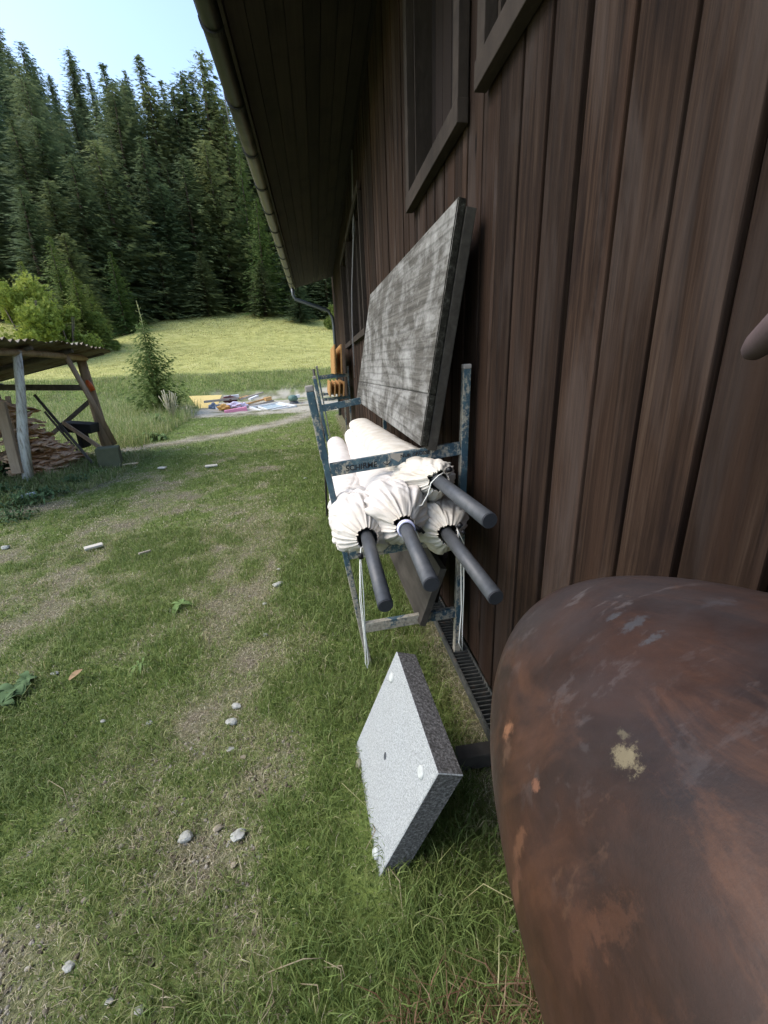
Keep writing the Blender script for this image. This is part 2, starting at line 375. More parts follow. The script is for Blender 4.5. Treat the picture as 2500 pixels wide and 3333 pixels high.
# gravel
def pebble_mesh(n, fn, name, mat, smin, smax):
    x, y = fn(n); k = rng.rand(len(x)) < dryness(x, y) * 1.2 - .15; x, y = x[k], y[k]; n = len(x)
    ico = np.array([(1, 0, 0), (-1, 0, 0), (0, 1, 0), (0, -1, 0), (0, 0, 1), (0, 0, -1)], float)
    tri = np.array([(0, 2, 4), (2, 1, 4), (1, 3, 4), (3, 0, 4), (2, 0, 5), (1, 2, 5), (3, 1, 5), (0, 3, 5)])
    s_ = smin + (smax - smin) * rng.rand(n) ** 3; a = rng.rand(n) * pi
    V = ico[None] * (1 + .5 * (rng.rand(n, 6, 1) - .5)); V = V * s_[:, None, None] * np.stack([1 + rng.rand(n) * .6, np.ones(n), .5 + .3 * rng.rand(n)], 1)[:, None, :]
    X = V[..., 0] * np.cos(a)[:, None] - V[..., 1] * np.sin(a)[:, None]; Y = V[..., 0] * np.sin(a)[:, None] + V[..., 1] * np.cos(a)[:, None]
    V = np.stack([X + x[:, None], Y + y[:, None], V[..., 2] + height(x, y)[:, None]], -1).reshape(-1, 3)
    Fq = (tri[None] + np.arange(n)[:, None, None] * 6).reshape(-1, 3)
    return np_mesh(name, V, Fq, mat, False, {'rnd': np.repeat(rng.rand(n), 6)})
w = NB('pebbles', .9, .2); w.col(w.ramp(w.attr('rnd'), [(.1, (.09, .075, .05)), (.5, (.17, .145, .105)), (.9, (.28, .26, .22))])); PEB = w.m
def peb(n):
    a = scatter(n // 2, -1.7, .1, .1, 1.5); b = scatter(n // 6, -4, 0, 1.5, 8); c = scatter(n // 4, -6, .6, 9, 20.5)
    return np.concatenate([a[0], b[0], c[0]]), np.concatenate([a[1], b[1], c[1]])
o = pebble_mesh(26000, peb, 'gravel', PEB, .002, .011); tag(o, 'small grey brown gravel strewn over the bare tracks', 'gravel', kind='stuff')

# ---------------------------------------------------------------- barn
WX = .663; WT = 4.05; Y0, Y1 = -2.0, 14.6
barn = empty('wooden_barn', (WX, 6, 0), 0, 'dark brown vertical board barn with deep eave and shuttered openings', 'barn')
BI = Vector((WX, 6, 0))
def bp(mb, name, mat, parent=barn):
    o = mb.build(name, mat)
    o.data.transform(Matrix.Translation(-BI)); o.parent = parent; return o
WIN = [(2.05, 2.90, 2.42, 4.9), (.35, 1.70, 2.42, 4.9), (5.75, 7.72, 1.93, 3.36), (8.05, 9.40, 1.93, 3.36)]
WALLB = .035
mb = MB(); y = Y0 + (.67 - Y0) % .165 - .165; k = 0
rr = random.Random(5)
edges = []
while y < Y1:
    edges.append(y); y += .165
for y in edges:
    cuts = [(a, b) for a, b in [(max(y, Y0), min(y + .165, Y1))]]
    a, b = cuts[0]
    g_ = rr.uniform(.006, .010)
    ys = [(a + g_, b - g_)]
    marks = sorted(set([p for wv in WIN for p in wv[:2] if ys[0][0] < p < ys[0][1]]))
    cc = [ys[0][0]] + marks + [ys[0][1]]
    xo = rr.uniform(0, .009)
    for i in range(len(cc) - 1):
        ym = (cc[i] + cc[i + 1]) / 2
        if cc[i + 1] - cc[i] < .01: continue
        zs = [(WALLB, WT + .4)]
        for wv in WIN:
            if wv[0] < ym < wv[1]:
                zs = [(WALLB, wv[2])] + ([(wv[3], WT + .4)] if wv[3] < WT + .3 else [])
        for z0, z1 in zs:
            mb.box((WX + xo, cc[i], z0), (WX + xo + .022, cc[i + 1], z1), None, .0045)
cl = bp(mb, 'cladding', WALLW)
mb = MB()
def wallrects(x0, x1):
    ysb = sorted(set([Y0, Y1] + [p for wv in WIN for p in wv[:2]]))
    for a, b in zip(ysb[:-1], ysb[1:]):
        ym = (a + b) / 2; wv = [q for q in WIN if q[0] < ym < q[1]]
        if wv:
            mb.box((x0, a, .12), (x1, b, wv[0][2] - .002))
            if wv[0][3] < WT: mb.box((x0, a, wv[0][3] + .002), (x1, b, WT + .4))
        else: mb.box((x0, a, .12), (x1, b, WT + .4))
wallrects(WX + .034, WX + .16); bp(mb, 'wall', DARKW)
plinth = plain('plinth_concrete', (.05, .045, .04), .9, scale=12)
mb = MB(); mb.box((WX + .036, Y0, -.3), (WX + .2, Y1 - .01, .118), None); bp(mb, 'plinth', plinth)
# gable end and roof
mb = MB(); mb.box((WX + .165, Y1 - .14, -.2), (WX + 6, Y1 - .02, 4.3)); bp(mb, 'end_wall', DARKW)
mb = MB(); 
EX, EZ = -.40, 3.74; SZ = 4.02
def roofpt(x): return SZ + (x - WX) * (SZ - EZ) / (WX - EX)
n = 9
for i in range(n):
    x0 = EX + (WX + .10 - EX) * i / n; x1 = EX + (WX + .10 - EX) * (i + 1) / n - .006
    z0, z1 = roofpt(x0), roofpt(x1)
    yj = 0
    P = [(x0, Y0, z0), (x1, Y0, z1), (x1, Y1 - .6, z1), (x0, Y1 - .6, z0), (x0, Y0, z0 + .02), (x1, Y0, z1 + .02), (x1, Y1 - .6, z1 + .02), (x0, Y1 - .6, z0 + .02)]
    mb.add(P, [(0, 3, 2, 1), (4, 5, 6, 7), (0, 1, 5, 4), (1, 2, 6, 5), (2, 3, 7, 6), (3, 0, 4, 7)])
bp(mb, 'soffit', SOFFW)
mb = MB(); ROOFM = plain('roof_metal', (.05, .045, .04), .6)
P = [(EX - .06, Y0, EZ + .03), (WX + 5, Y0, EZ + .03 + 5.6 * .42), (WX + 5, Y1 - .58, EZ + .03 + 5.6 * .42), (EX - .06, Y1 - .58, EZ + .03)]
P += [(a, b, c + .12) for a, b, c in P]
mb.add(P, [(0, 3, 2, 1), (4, 5, 6, 7), (0, 1, 5, 4), (1, 2, 6, 5), (2, 3, 7, 6), (3, 0, 4, 7)]); bp(mb, 'roof', ROOFM)
mb = MB(); mb.box((EX - .03, Y0, EZ - .05), (EX - .004, Y1 - .6, EZ + .028), None, .003); bp(mb, 'fascia', SOFFW)
# gutter (half round) with straps
w = NB('gutter_steel', .42, .5, .2); sx = w.n('ShaderNodeSeparateXYZ'); w.l(w.tc, sx.inputs[0]); nz_ = w.noise(6, 5); w.col(w.mix(w.ramp(w.math('ADD', sx.outputs[1], w.math('MULTIPLY', nz_, 1.5)), [(0, 0.0), (1, 1.0)]), (.02, .019, .017), w.mix(nz_, (.13, .118, .095), (.17, .155, .128)))); GUTM = w.m  # near end darkened in the colour, standing in for its dark reflection
STRP = plain('strap_steel', (.03, .03, .03), .55, .4, .4)
GXc, GZc, GR = EX - .115, EZ + .055, .082
mb = MB(); V = []; yy = list(np.linspace(Y0, Y1 - .5, 24)); na = 12
for yv in yy:
    for r_ in (GR, GR - .004):
        for j in range(na + 1):
            a = pi + pi * j / na; V.append((GXc + cos(a) * r_, yv, GZc + sin(a) * r_ - .004 * (yv / 14)))
Fs = []
w2 = 2 * (na + 1)
for i in range(len(yy) - 1):
    for j in range(na):
        Fs.append((i * w2 + j, i * w2 + j + 1, (i + 1) * w2 + j + 1, (i + 1) * w2 + j))
        Fs.append((i * w2 + na + 1 + j, (i + 1) * w2 + na + 1 + j, (i + 1) * w2 + na + 2 + j, i * w2 + na + 2 + j))
mb.add(V, Fs, True)
mb.tube([(GXc - GR, Y0, GZc + .004), (GXc - GR, Y1 - .5, GZc)], .009, 8)
e_ = len(yy) - 1
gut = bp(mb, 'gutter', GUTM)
mb = MB()
for k in range(18):
    yv = -1.5 + k * .92; 
    if yv > Y1 - .6: break
    m2 = MB(); pts = [(GXc + cos(pi + pi * j / 14) * (GR + .006), yv, GZc + sin(pi + pi * j / 14) * (GR + .006)) for j in range(15)]
    pts = [(GXc - GR + .01, yv, GZc + .015)] + pts + [(EX + .05, yv, EZ + .06)]
    for a, b in zip(pts[:-1], pts[1:]): m2.beam(a, b, .045, .012, (0, 0, 1))
    bp(m2, 'bracket', STRP, gut)
# downpipe
DPM = plain('downpipe_steel', (.10, .11, .115), .5, .5, .3)
ye = Y1 - .75
p0 = Vector((GXc, ye, GZc - GR + .01)); q = [p0, p0 + Vector((0, 0, -.18)), p0 + Vector((.05, 0, -.30)), Vector((WX - .20, ye + .02, 3.1)), Vector((WX - .09, ye + .02, 2.92)), Vector((WX - .065, ye + .02, 2.7)), Vector((WX - .065, ye + .02, .05))]
mb = MB(); mb.tube(q, .045, 12); bp(mb, 'downpipe', DPM)
# openings
FRM = wood('frame_wood', (.045, .035, .027), (.09, .07, .055), (.14, .115, .09), (30, 30, 3), island=True)
for wi, (a, b, z0, z1) in enumerate(WIN):
    dp = .12; zt = min(z1, WT + .2)
    m_ = MB()
    xf = WX - .044
    m_.box((xf, b + .003, z0 - .0035), (xf + .043, b + .075, zt), None, .003)
    if z1 < WT: m_.box((xf - .003, a - .09, z1 + .002), (xf + .021, b + .09, z1 + .09), None, .003)
    m_.box((WX - .0025, b - .024, z0), (WX + dp, b - .001, zt))
    f_ = bp(m_, 'window', TRIMW)
    m_ = MB(); m_.box((xf, a - .075, z0 - .0035), (xf + .043, a - .003, min(zt, z1)), None, .003); m_.box((WX - .0025, a - .0035, z0), (WX + dp, a + .024, zt)); bp(m_, 'jamb', TRIMW, f_)
    m_ = MB(); m_.box((WX - .048, a - .082, z0 - .085), (WX - .0015, b + .082, z0 - .004), None, .004); m_.box((WX - .0012, a + .026, z0 - .03), (WX + dp, b - .026, z0 - .003)); bp(m_, 'sill', TRIMW, f_)
    m_ = MB()
    yy_ = a + .026
    while yy_ < b - .03:
        m_.box((WX + dp - .03, yy_, z0 + .01), (WX + dp - .008, min(yy_ + .14, b - .026), zt), None, .003); yy_ += .146
    bp(m_, 'shutter', DARKW, f_)
    if wi >= 2:
        m_ = MB(); m_.box((WX + .02, (a + b) / 2 - .03, z0 + .02), (WX + .08, (a + b) / 2 + .03, zt)); bp(m_, 'post', TRIMW, f_)
mb = MB(); CAB = plain('cable_sheath', (.25, .24, .25), .5)
mb.tube([(WX - .012, 6.35, 4.0), (WX - .02, 6.55, 3.2), (WX - .05, 7.0, 2.6), (WX - .055, 7.3, 2.1), (WX - .05, 7.35, 1.5)], .006, 6)
mb.tube([(WX - .012, 6.40, 4.0), (WX - .03, 6.7, 3.1), (WX - .05, 7.2, 2.5), (WX - .055, 7.45, 1.9), (WX - .05, 7.5, 1.3)], .005, 6); bp(mb, 'cable', CAB)
mb = MB(); p = at(762, 235, X=EX - .12); mb.tube([(EX - .19, p.y, p.z + .1), (EX - .24, p.y + .05, p.z - .12), (EX - .23, p.y + .1, p.z - .32), (EX - .17, p.y + .2, p.z - .42)], .006, 6); bp(mb, 'loose_wire', CAB)

# drain grate along the wall base
w = NB('grate_metal', .55, .45, .3); f = w.noise(30, 5); w.col(w.ramp(f, [(.4, (.045, .048, .045)), (.62, (.09, .09, .082)), (.75, (.16, .09, .05))])); GRT = w.m
mb = MB(); y = -.3; gz = .035
while y < 4.6:
    mb.box((.572, y, gz - .018), (.652, y + .006, gz), None); mb.box((.572, y + .0055, gz - .030), (.652, y + .0245, gz - .020), None); y += .025
mb.box((.560, -.3, gz - .04), (.5715, 4.6, gz + .003), None, .002); mb.box((.6525, -.3, gz - .04), (.661, 4.6, gz + .003), None, .002)
o = mb.build('drain_grate', GRT); rebase(o, (.61, 2, 0)); tag(o, 'dark ribbed metal drain grate in the ground along the foot of the barn wall', 'drain grate')

# ---------------------------------------------------------------- trestles
def paint_mat():
    w = NB('worn_blue_paint', .5, .4)
    n = w.noise(9, 8, .75, w.mp((1, 1, .55))); n2 = w.noise(60, 6, .7); s_ = w.math('ADD', w.math('MULTIPLY', n, .7), w.math('MULTIPLY', n2, .3))
    blue = w.ramp(w.noise(25, 5), [(.35, (.030, .060, .082)), (.6, (.050, .098, .122)), (.75, (.085, .150, .165))])
    worn = w.ramp(n2, [(.35, (.20, .17, .13)), (.6, (.38, .35, .28))])
    geo = w.n('ShaderNodeNewGeometry').outputs['Pointiness']
    sn = w.n('ShaderNodeSeparateXYZ'); w.l(w.n('ShaderNodeNewGeometry').outputs['True Normal'], sn.inputs[0]); so_ = w.n('ShaderNodeSeparateXYZ'); w.l(w.tc, so_.inputs[0])
    edge = w.math('ADD', s_, w.math('MULTIPLY', w.ramp(geo, [(.505, 0.0), (.60, 1.0)]), .06))
    edge = w.math('ADD', edge, w.math('MULTIPLY', w.math('ABSOLUTE', sn.outputs[0]), .055))
    edge = w.math('ADD', edge, w.math('MULTIPLY', w.ramp(so_.outputs[2], [(.15, 1.0), (.75, 0.0)]), .085))
    fac = w.ramp(edge, [(.55, 0.0), (.60, 1.0)])
    w.col(w.mix(fac, blue, worn)); w.bump(s_, .4, .002); return w.m
BLUE = paint_mat()
GREYCAP = plain('cap_grey', (.32, .29, .26), .8)
def trestle(name, label, Y, topL, footL, topR, footR, rungs, parent_label=None):
    root = empty(name, (0.3, Y, 0), 0, label, 'trestle', 'blue steel trestles along the barn wall')
    O = Vector((.3, Y, 0))
    def lc(mb, nm, mat, par=root):
        o = mb.build(nm, mat); o.data.transform(Matrix.Translation(-O)); o.parent = par; return o
    tl, fl, tr_, fr = [Vector((p[0], Y, p[1])) for p in (topL, footL, topR, footR)]
    m = MB(); m.beam(fl, fl.lerp(tl, .80), .027, .030, (0, 1, 0), .004); pl = lc(m, 'post', BLUE)
    m = MB(); m.beam(fl.lerp(tl, .795), tl, .033, .036, (0, 1, 0), .005); lc(m, 'sleeve', BLUE, pl)
    m = MB(); m.beam(tl, tl + (tl - fl).normalized() * .025, .036, .038, (0, 1, 0), .006); lc(m, 'cap', GREYCAP, pl)
    m = MB(); m.beam(fr, tr_, .033, .033, (0, 1, 0), .004); pr = lc(m, 'post', BLUE)
    m = MB(); m.beam(tr_, tr_ + Vector((0, 0, .02)), .035, .035, (0, 1, 0), .005); lc(m, 'cap', GREYCAP, pr)
    out = []
    for (zl, zr, h) in rungs:
        t1 = (zl - fl.z) / (tl.z - fl.z); t2 = (zr - fr.z) / (tr_.z - fr.z)
        a = fl.lerp(tl, t1) + Vector((.014, 0, 0)); b = fr.lerp(tr_, t2) - Vector((.017, 0, 0))
        m = MB(); m.beam(a, b, .026, h, (0, 0, 1), .003); out.append((lc(m, 'rung', BLUE), a, b))
    return root, out
T1, R1 = trestle('trestle', 'nearest worn blue steel trestle, with handwriting on its top rung', 1.80, (-.036, 1.368), (.138, .0), (.618, 1.43), (.598, .0),
                 [(1.041, 1.098, .056), (.642, .675, .055), (.235, .262, .052)])
T2, R2 = trestle('trestle', 'second blue trestle holding the far ends of the white parasols', 4.10, (-.030, 1.375), (.138, .0), (.60, 1.43), (.60, .0),
                 [(1.11, 1.19, .060), (.66, .69, .055), (.235, .262, .052)])
T3, R3 = trestle('trestle', 'third blue trestle under the stacked orange benches near the barn end', 8.6, (-.005, 1.50), (.16, .0), (.58, 1.48), (.58, .0),
                 [(1.30, 1.34, .055), (.90, .93, .055)])
T4, R4 = trestle('trestle', 'farthest blue trestle behind the stacked orange benches', 10.4, (.0, 1.45), (.16, .0), (.58, 1.48), (.58, .0),
                 [(1.30, 1.34, .055), (.90, .93, .055)])
# dark rod standing up beside the far end of second trestle
m = MB(); m.tube([(-.028, 4.10 + .045, .03), (.01, 4.145, .9), (-.035, 4.145, 1.46)], .011, 8); o = m.build('steel_rod', plain('rod_steel', (.05, .045, .04), .6)); rebase(o, (-.028, 4.145, 0)); tag(o, 'thin dark steel rod standing upright beside the second blue trestle', 'rod')
# handwriting on the rung
INK = plain('black_marker', (.012, .012, .014), .5, var=.1)
r_o, ra, rb = R1[0]
ang = math.atan2(rb.z - ra.z, rb.x - ra.x)
def write(txt, x, dz, size, nm):
    cu = bpy.data.curves.new(nm, 'FONT'); cu.body = txt; cu.size = size; cu.extrude = .0003; cu.offset = .0006; cu.shear = .12
    tmp = bpy.data.objects.new(nm, cu); COL.objects.link(tmp); dg = bpy.context.evaluated_depsgraph_get()
    me = bpy.data.meshes.new_from_object(tmp.evaluated_get(dg)); bpy.data.objects.remove(tmp)
    for v in me.vertices: v.co.y += .0016 * sin(v.co.x * 90) ; v.co.x += .001 * sin(v.co.y * 300)
    t = (x - ra.x) / (rb.x - ra.x); c = ra.lerp(rb, t)
    me.transform(Matrix.Translation((c.x, c.y - .0135, c.z + dz)) @ Matrix.Rotation(-ang, 4, 'Y') @ Matrix.Rotation(pi / 2, 4, 'X'))
    me.transform(Matrix.Translation(-Vector((.3, 1.8, 0)))); me.materials.append(INK)
    o = bpy.data.objects.new(nm, me); COL.objects.link(o); o.parent = r_o
    o.data.transform(Matrix.Identity(4)); return o
write('SCHIRME', .085, -.016, .034, 'writing')
write('NUR GROSSE', .325, .002, .022, 'writing')
m = MB()
def ink(a, b):
    pa = ra.lerp(rb, (a[0] - ra.x) / (rb.x - ra.x)); pb = ra.lerp(rb, (b[0] - ra.x) / (rb.x - ra.x))
    m.beam(pa + Vector((0, -.0154, a[1])), pb + Vector((0, -.0154, b[1])), .001, .0035, (0, 1, 0)) if False else m.tube([pa + Vector((0, -.0132, a[1])), pb + Vector((0, -.0132, b[1]))], .0016, 5)
ink((.265, .018), (.265, -.018)); ink((.247, -.003), (.265, -.018)); ink((.283, -.003), (.265, -.018))
o = m.build('arrow_mark', INK); o.data.transform(Matrix.Translation(-Vector((.3, 1.8, 0)))); o.parent = r_o
m = MB(); pa = ra.lerp(rb, .50) + Vector((0, -.0136, .010)); m.add([pa + Vector((-.028, 0, .016)), pa + Vector((.030, 0, .018)), pa + Vector((.022, 0, -.006)), pa + Vector((.008, 0, -.022)), pa + Vector((-.008, 0, -.012)), pa + Vector((-.026, 0, -.002))], [(0, 1, 2, 3, 4, 5)]); o = m.build('mortar_patch', plain('mortar', (.30, .28, .24), .9)); o.data.transform(Matrix.Translation(-Vector((.3, 1.8, 0)))); o.parent = r_o
# ---------------------------------------------------------------- parasols in covers
DST = None
w = NB('canvas_cover', .9, .12)
wv = w.n('ShaderNodeTexWave'); wv.inputs['Scale'].default_value = 260; wv.inputs['Distortion'].default_value = 1.0; w.l(w.tc, wv.inputs['Vector'])
n = w.noise(14, 5, .6); w.col(w.ramp(w.math('ADD', w.math('MULTIPLY', n, .7), w.math('MULTIPLY', w.noise(3, 3), .3)), [(.3, (.54, .50, .455)), (.55, (.61, .575, .54)), (.8, (.65, .625, .60))]))
ln = w.n('ShaderNodeVectorMath', operation='LENGTH'); w.l(w.tc, ln.inputs[0]); cl_ = w.b.inputs['Base Color'].links[0].from_socket
w.col(w.mix(w.ramp(w.math('ADD', ln.outputs['Value'], w.math('MULTIPLY', n, .25)), [(.10, .7), (.32, 0.0)]), cl_, (.44, .385, .30)))
w.bump(w.math('ADD', w.math('MULTIPLY', wv.outputs[1], .15), n), .25, .004); CANV = w.m
w = NB('canvas_beige', .9, .12); n = w.noise(14, 5, .6)
w.col(w.ramp(n, [(.3, (.47, .425, .35)), (.55, (.55, .515, .45)), (.8, (.61, .58, .53))])); w.bump(n, .25, .004); CANVB = w.m
w = NB('pole_grey', .42, .45); w.col(w.ramp(w.noise(40, 5), [(.3, (.045, .05, .056)), (.7, (.075, .08, .088))]))
sc_ = w.noise(8, 8, .8, w.mp((1, .08, 1))); w.rgh(w.ramp(sc_, [(.35, .34), (.7, .6)])); POLE = w.m
ENDC = plain('pole_cap', (.03, .032, .038), .7)
CORD = plain('white_cord', (.72, .72, .66), .8, var=.1)
BLK = plain('black_plastic', (.012, .012, .013), .4)
def cover(neck, rear, R0, R1_, squash, seed, sag, droop, flip=0.0):
    neck, rear = Vector(neck), Vector(rear); ax = (rear - neck); L = ax.length; ax.normalize()
    x = ax.cross(Vector((0, 0, 1))).normalized(); z = x.cross(ax)
    NT = 132
    s_arr = np.concatenate([np.linspace(0, .02, 5)[:-1], np.linspace(.02, .30, 60), np.linspace(.305, .8, 50), np.linspace(.82, L - .10, 50), L - .10 + .10 * np.sin(np.linspace(.1, 1, 22) * pi / 2)])
    NS = len(s_arr); S2 = s_arr[:, None] * np.ones((1, NT)); th = (2 * pi * np.arange(NT) / NT)[None, :] * np.ones((NS, 1)); t = S2 / L
    body = R0 + (R1_ - R0) * sst(.08, 1.0, t)
    e = np.clip(S2 / .18, 0, 1); grow = np.sin(e * pi / 2) ** .8
    r = .027 + (body - .027) * grow
    r = np.where(S2 < .02, np.maximum(r, .027 + .012 * (1 - S2 / .02)), r)
    er = (L - S2) / .10; r = np.where(er < 1, r * (np.sqrt(np.clip(1 - (1 - er) ** 2, 0, 1)) * .97 + .03), r)
    c_, s_n = np.cos(th), np.sin(th); o1 = seed * 13.7
    tw = S2 * 2.0
    ridge = 1 - np.abs(2 * vn(c_ * 4.6 + o1 + S2 * 5 + 20, s_n * 4.6 + o1 + tw + 20) - 1)
    ridge2 = 1 - np.abs(2 * vn(c_ * 8 + o1 + 40, s_n * 8 + o1 + S2 * 4 + 40) - 1)
    coarse = vn(c_ * 1.7 + o1 + 60 + S2 * 2.2, s_n * 1.7 + 60 + S2 * 3)
    fine = fbm(c_ * 1.1 + S2 * 7 + 80 + o1, s_n * 1.1 + S2 * 5 + 80, 4)
    cr = vn(c_ * 1.5 + o1 + 90 + S2 * 6, s_n * 1.5 + 90 + S2 * 4.5 + .8 * fine); crease = np.clip(1 - np.abs(2 * cr - 1) * 3.2, 0, 1)
    cr2 = vn(c_ * 2.3 + o1 + 120 - S2 * 5, s_n * 2.3 + 120 + S2 * 7 + fine); crease2 = np.clip(1 - np.abs(2 * cr2 - 1) * 4, 0, 1)
    A1 = .30 * np.exp(-(S2 / .13) ** 1.6); A2 = .42 * np.exp(-((S2 - .12) / .16) ** 2) + .05 * np.exp(-S2 / .8)
    r = r * (1 + A1 * (ridge - .5) + .4 * A1 * (ridge2 - .5) + A2 * (coarse - .5)) - grow * (.016 * crease + .010 * crease2) * np.clip(1.1 - S2 / .8, .12, 1) + grow * (.075 * np.exp(-S2 / .5) + .008) * (fine - .5) * np.clip(er, 0, 1)
    hem = .26 + .03 * np.sin(th * 2 + seed) + .015 * np.sin(th * 5)
    r = r + .0035 * np.exp(-((S2 - hem) / .008) ** 2) - .002 * np.exp(-((S2 - hem - .02) / .01) ** 2)
    cz = -sag * (1 - np.exp(-S2 / .09)) - droop * np.sin(pi * np.clip(t, 0, 1))
    sq = 1 - (1 - squash) * grow
    nk, axn, xn, zn = np.array(neck), np.array(ax), np.array(x), np.array(z)
    V = nk + axn * S2[..., None] + xn * (c_ * r / np.sqrt(sq))[..., None] + zn * (s_n * r * sq)[..., None]
    V[..., 2] += cz; V = V.reshape(-1, 3)
    Fs = [(i * NT + k, i * NT + (k + 1) % NT, (i + 1) * NT + (k + 1) % NT, (i + 1) * NT + k) for i in range(NS - 1) for k in range(NT)]
    Fs.append(tuple((NS - 1) * NT + k for k in range(NT)))
    mb = MB(); mb.add(V, Fs, True); return mb
def parasol(name, label, neck, end, rear, R0, R1_, squash, seed, sag, droop, cord=None, mat=None):
    neck, end, rear = Vector(neck), Vector(end), Vector(rear)
    root = empty(name, (neck.x, neck.y, neck.z), 0, label, 'parasol', 'closed parasols in white covers on the trestles')
    def lc(mb, nm, mt, par=root):
        o = mb.build(nm, mt); o.data.transform(Matrix.Translation(-neck)); o.parent = par; return o
    cv = lc(cover(neck, rear, R0, R1_, squash, seed, sag, droop), 'cover', mat or CANV)
    m = MB(); u = (neck - end).normalized(); m.tube([neck + u * .10, end], .0245, 28); pl = lc(m, 'pole', POLE)
    m = MB(); m.tube([end + u * .001, end - u * .004], .0225, 28); lc(m, 'end_cap', ENDC, pl)
    if cord: 
        m = MB()
        for pts in cord: m.tube(pts, .0022, 6)
        lc(m, 'drawstring', CORD, cv)
    return root, lc, cv
zB = Vector((.133, 1.479, .842))
PB, lcB, cvB = parasol('parasol', 'covered parasol on the outer side of the rack, next to the left trestle post', (.133, 1.479, .842), (.144, 1.115, .765), (.107, 3.80, .83), .125, .075, .95, 3, .0, .015,
    [[(.105, 1.455, .815), (.098, 1.45, .76), (.094, 1.45, .6), (.099, 1.45, .42), (.094, 1.45, .30), (.100, 1.45, .272), (.106, 1.45, .30), (.101, 1.452, .45), (.104, 1.452, .62), (.102, 1.455, .79)],
     [(.098, 1.45, .76), (.088, 1.452, .6), (.094, 1.452, .45), (.097, 1.45, .33)]])
m = MB(); m.tube([(.103, 1.447, .775), (.100, 1.447, .795)], .010, 10); lcB(m, 'cord_stopper', BLK, cvB)
PC, lcC, cvC = parasol('parasol', 'covered parasol in the middle of the rack with white ring round its pole', (.270, 1.426, .895), (.267, 1.035, .866), (.255, 3.75, .893), .125, .075, 1.0, 5, .0, .01)
m = MB(); 
for k in range(3): m.tube([(.270 + .030 * cos(a), 1.413 - k * .006, .893 + .030 * sin(a)) for a in np.linspace(0, 2 * pi, 20)], .0045, 6)
lcC(m, 'velcro_ring', plain('lilac_white', (.62, .62, .80), .7, var=.08), cvC)
m = MB(); m.tube([(.302, 1.41, .895), (.325, 1.405, .880)], .010, 10); m.tube([(.318, 1.408, .893), (.335, 1.40, .872)], .006, 8); lcC(m, 'cord_stopper', BLK, cvC)
m = MB(); m.tube([(.298, 1.41, .90), (.315, 1.40, .86), (.312, 1.40, .82), (.322, 1.41, .80)], .0022, 6); lcC(m, 'drawstring', CORD, cvC)
PD, lcD, cvD = parasol('parasol', 'covered parasol lying lowest against the barn wall under the topmost one', (.435, 1.44, .842), (.458, 1.03, .802), (.42, 3.80, .80), .125, .08, .97, 8, .0, .02,
    [[(.470, 1.43, .86), (.500, 1.44, .80), (.508, 1.45, .6), (.506, 1.45, .40), (.508, 1.45, .30)], [(.472, 1.43, .855), (.494, 1.45, .7), (.500, 1.45, .5), (.492, 1.45, .34), (.508, 1.45, .298)]], CANVB)
m = MB(); m.tube([(.470, 1.425, .872), (.482, 1.42, .888)], .009, 10); m.tube([(.488, 1.425, .86), (.495, 1.42, .845)], .008, 8); lcD(m, 'cord_stopper', BLK, cvD)
PA, lcA, cvA = parasol('parasol', 'topmost covered parasol of the rack, cord looped round its neck', (.418, 1.513, 1.035), (.452, 1.086, 1.022), (.33, 3.80, 1.03), .118, .088, .70, 11, .048, .005,
    [[(.440, 1.50, 1.068), (.412, 1.485, 1.062), (.384, 1.488, 1.035), (.372, 1.49, .99), (.345, 1.475, .955), (.29, 1.50, .94), (.24, 1.55, .955)]], CANVB)
m = MB(); m.tube([(.448, 1.50, 1.075), (.462, 1.49, 1.083)], .010, 8); lcA(m, 'cord_stopper', BLK, cvA)

# ---------------------------------------------------------------- weathered panel leaning on the wall
def weathered(name, bright):
    w = NB(name, .88, .15)
    gr = w.noise(1, 8, .75, w.mp((4, 2.2, 46)), .9); gr2 = w.noise(1, 6, .7, w.mp((5, 4, 7)), 2.0)
    big = w.noise(2.4, 8, .68, None, .8); mid = w.noise(9, 8, .75, w.mp((1, .6, 1.3)), 1.0)
    c = w.ramp(gr, [(.30, (.034, .031, .026)), (.5, (.088, .083, .073)), (.72, (.165, .158, .143))])
    fac = w.ramp(w.math('ADD', w.math('MULTIPLY', big, .55), w.math('ADD', w.math('MULTIPLY', mid, .30), w.math('MULTIPLY', gr2, .15))), [(.47, 0.0), (.53, .45), (.60, 1.0)])
    c = w.mix(w.math('MULTIPLY', fac, bright), c, (.40, .40, .385))
    kn = w.n('ShaderNodeTexWave', wave_type='RINGS', rings_direction='SPHERICAL'); kn.inputs['Scale'].default_value = 3.2; kn.inputs['Distortion'].default_value = 5; kn.inputs['Detail'].default_value = 3; kn.inputs['Detail Scale'].default_value = 1.2
    w.l(w.mp((1, .22, 2.2), None, (0, -.3, -.35)), kn.inputs['Vector'])
    c = w.mix(w.math('MULTIPLY', w.ramp(kn.outputs[1], [(.0, 1.0), (.25, 0.0)]), .35), c, (.030, .028, .025))
    c = w.mix(w.math('MULTIPLY', w.ramp(w.noise(30, 6, .8), [(.60, 0.0), (.70, 1.0)]), .6), c, (.04, .04, .035))
    w.col(c); w.bump(w.math('ADD', w.math('MULTIPLY', gr, .5), w.math('MULTIPLY', mid, .6)), .3, .003); return w.m
GREYW = weathered('weathered_grey_board', .62); DARKG = wood('dark_board_wood', (.014, .012, .009), (.036, .031, .025), (.065, .058, .047), (20, 3, 20), knots=False)
w = NB('board_end', .92, .08); w.col(w.ramp(w.noise(40, 7, .8), [(.35, (.010, .009, .007)), (.55, (.030, .028, .022)), (.68, (.09, .09, .075))])); w.bump(w.noise(60, 5), .8, .004); ENDW = w.m
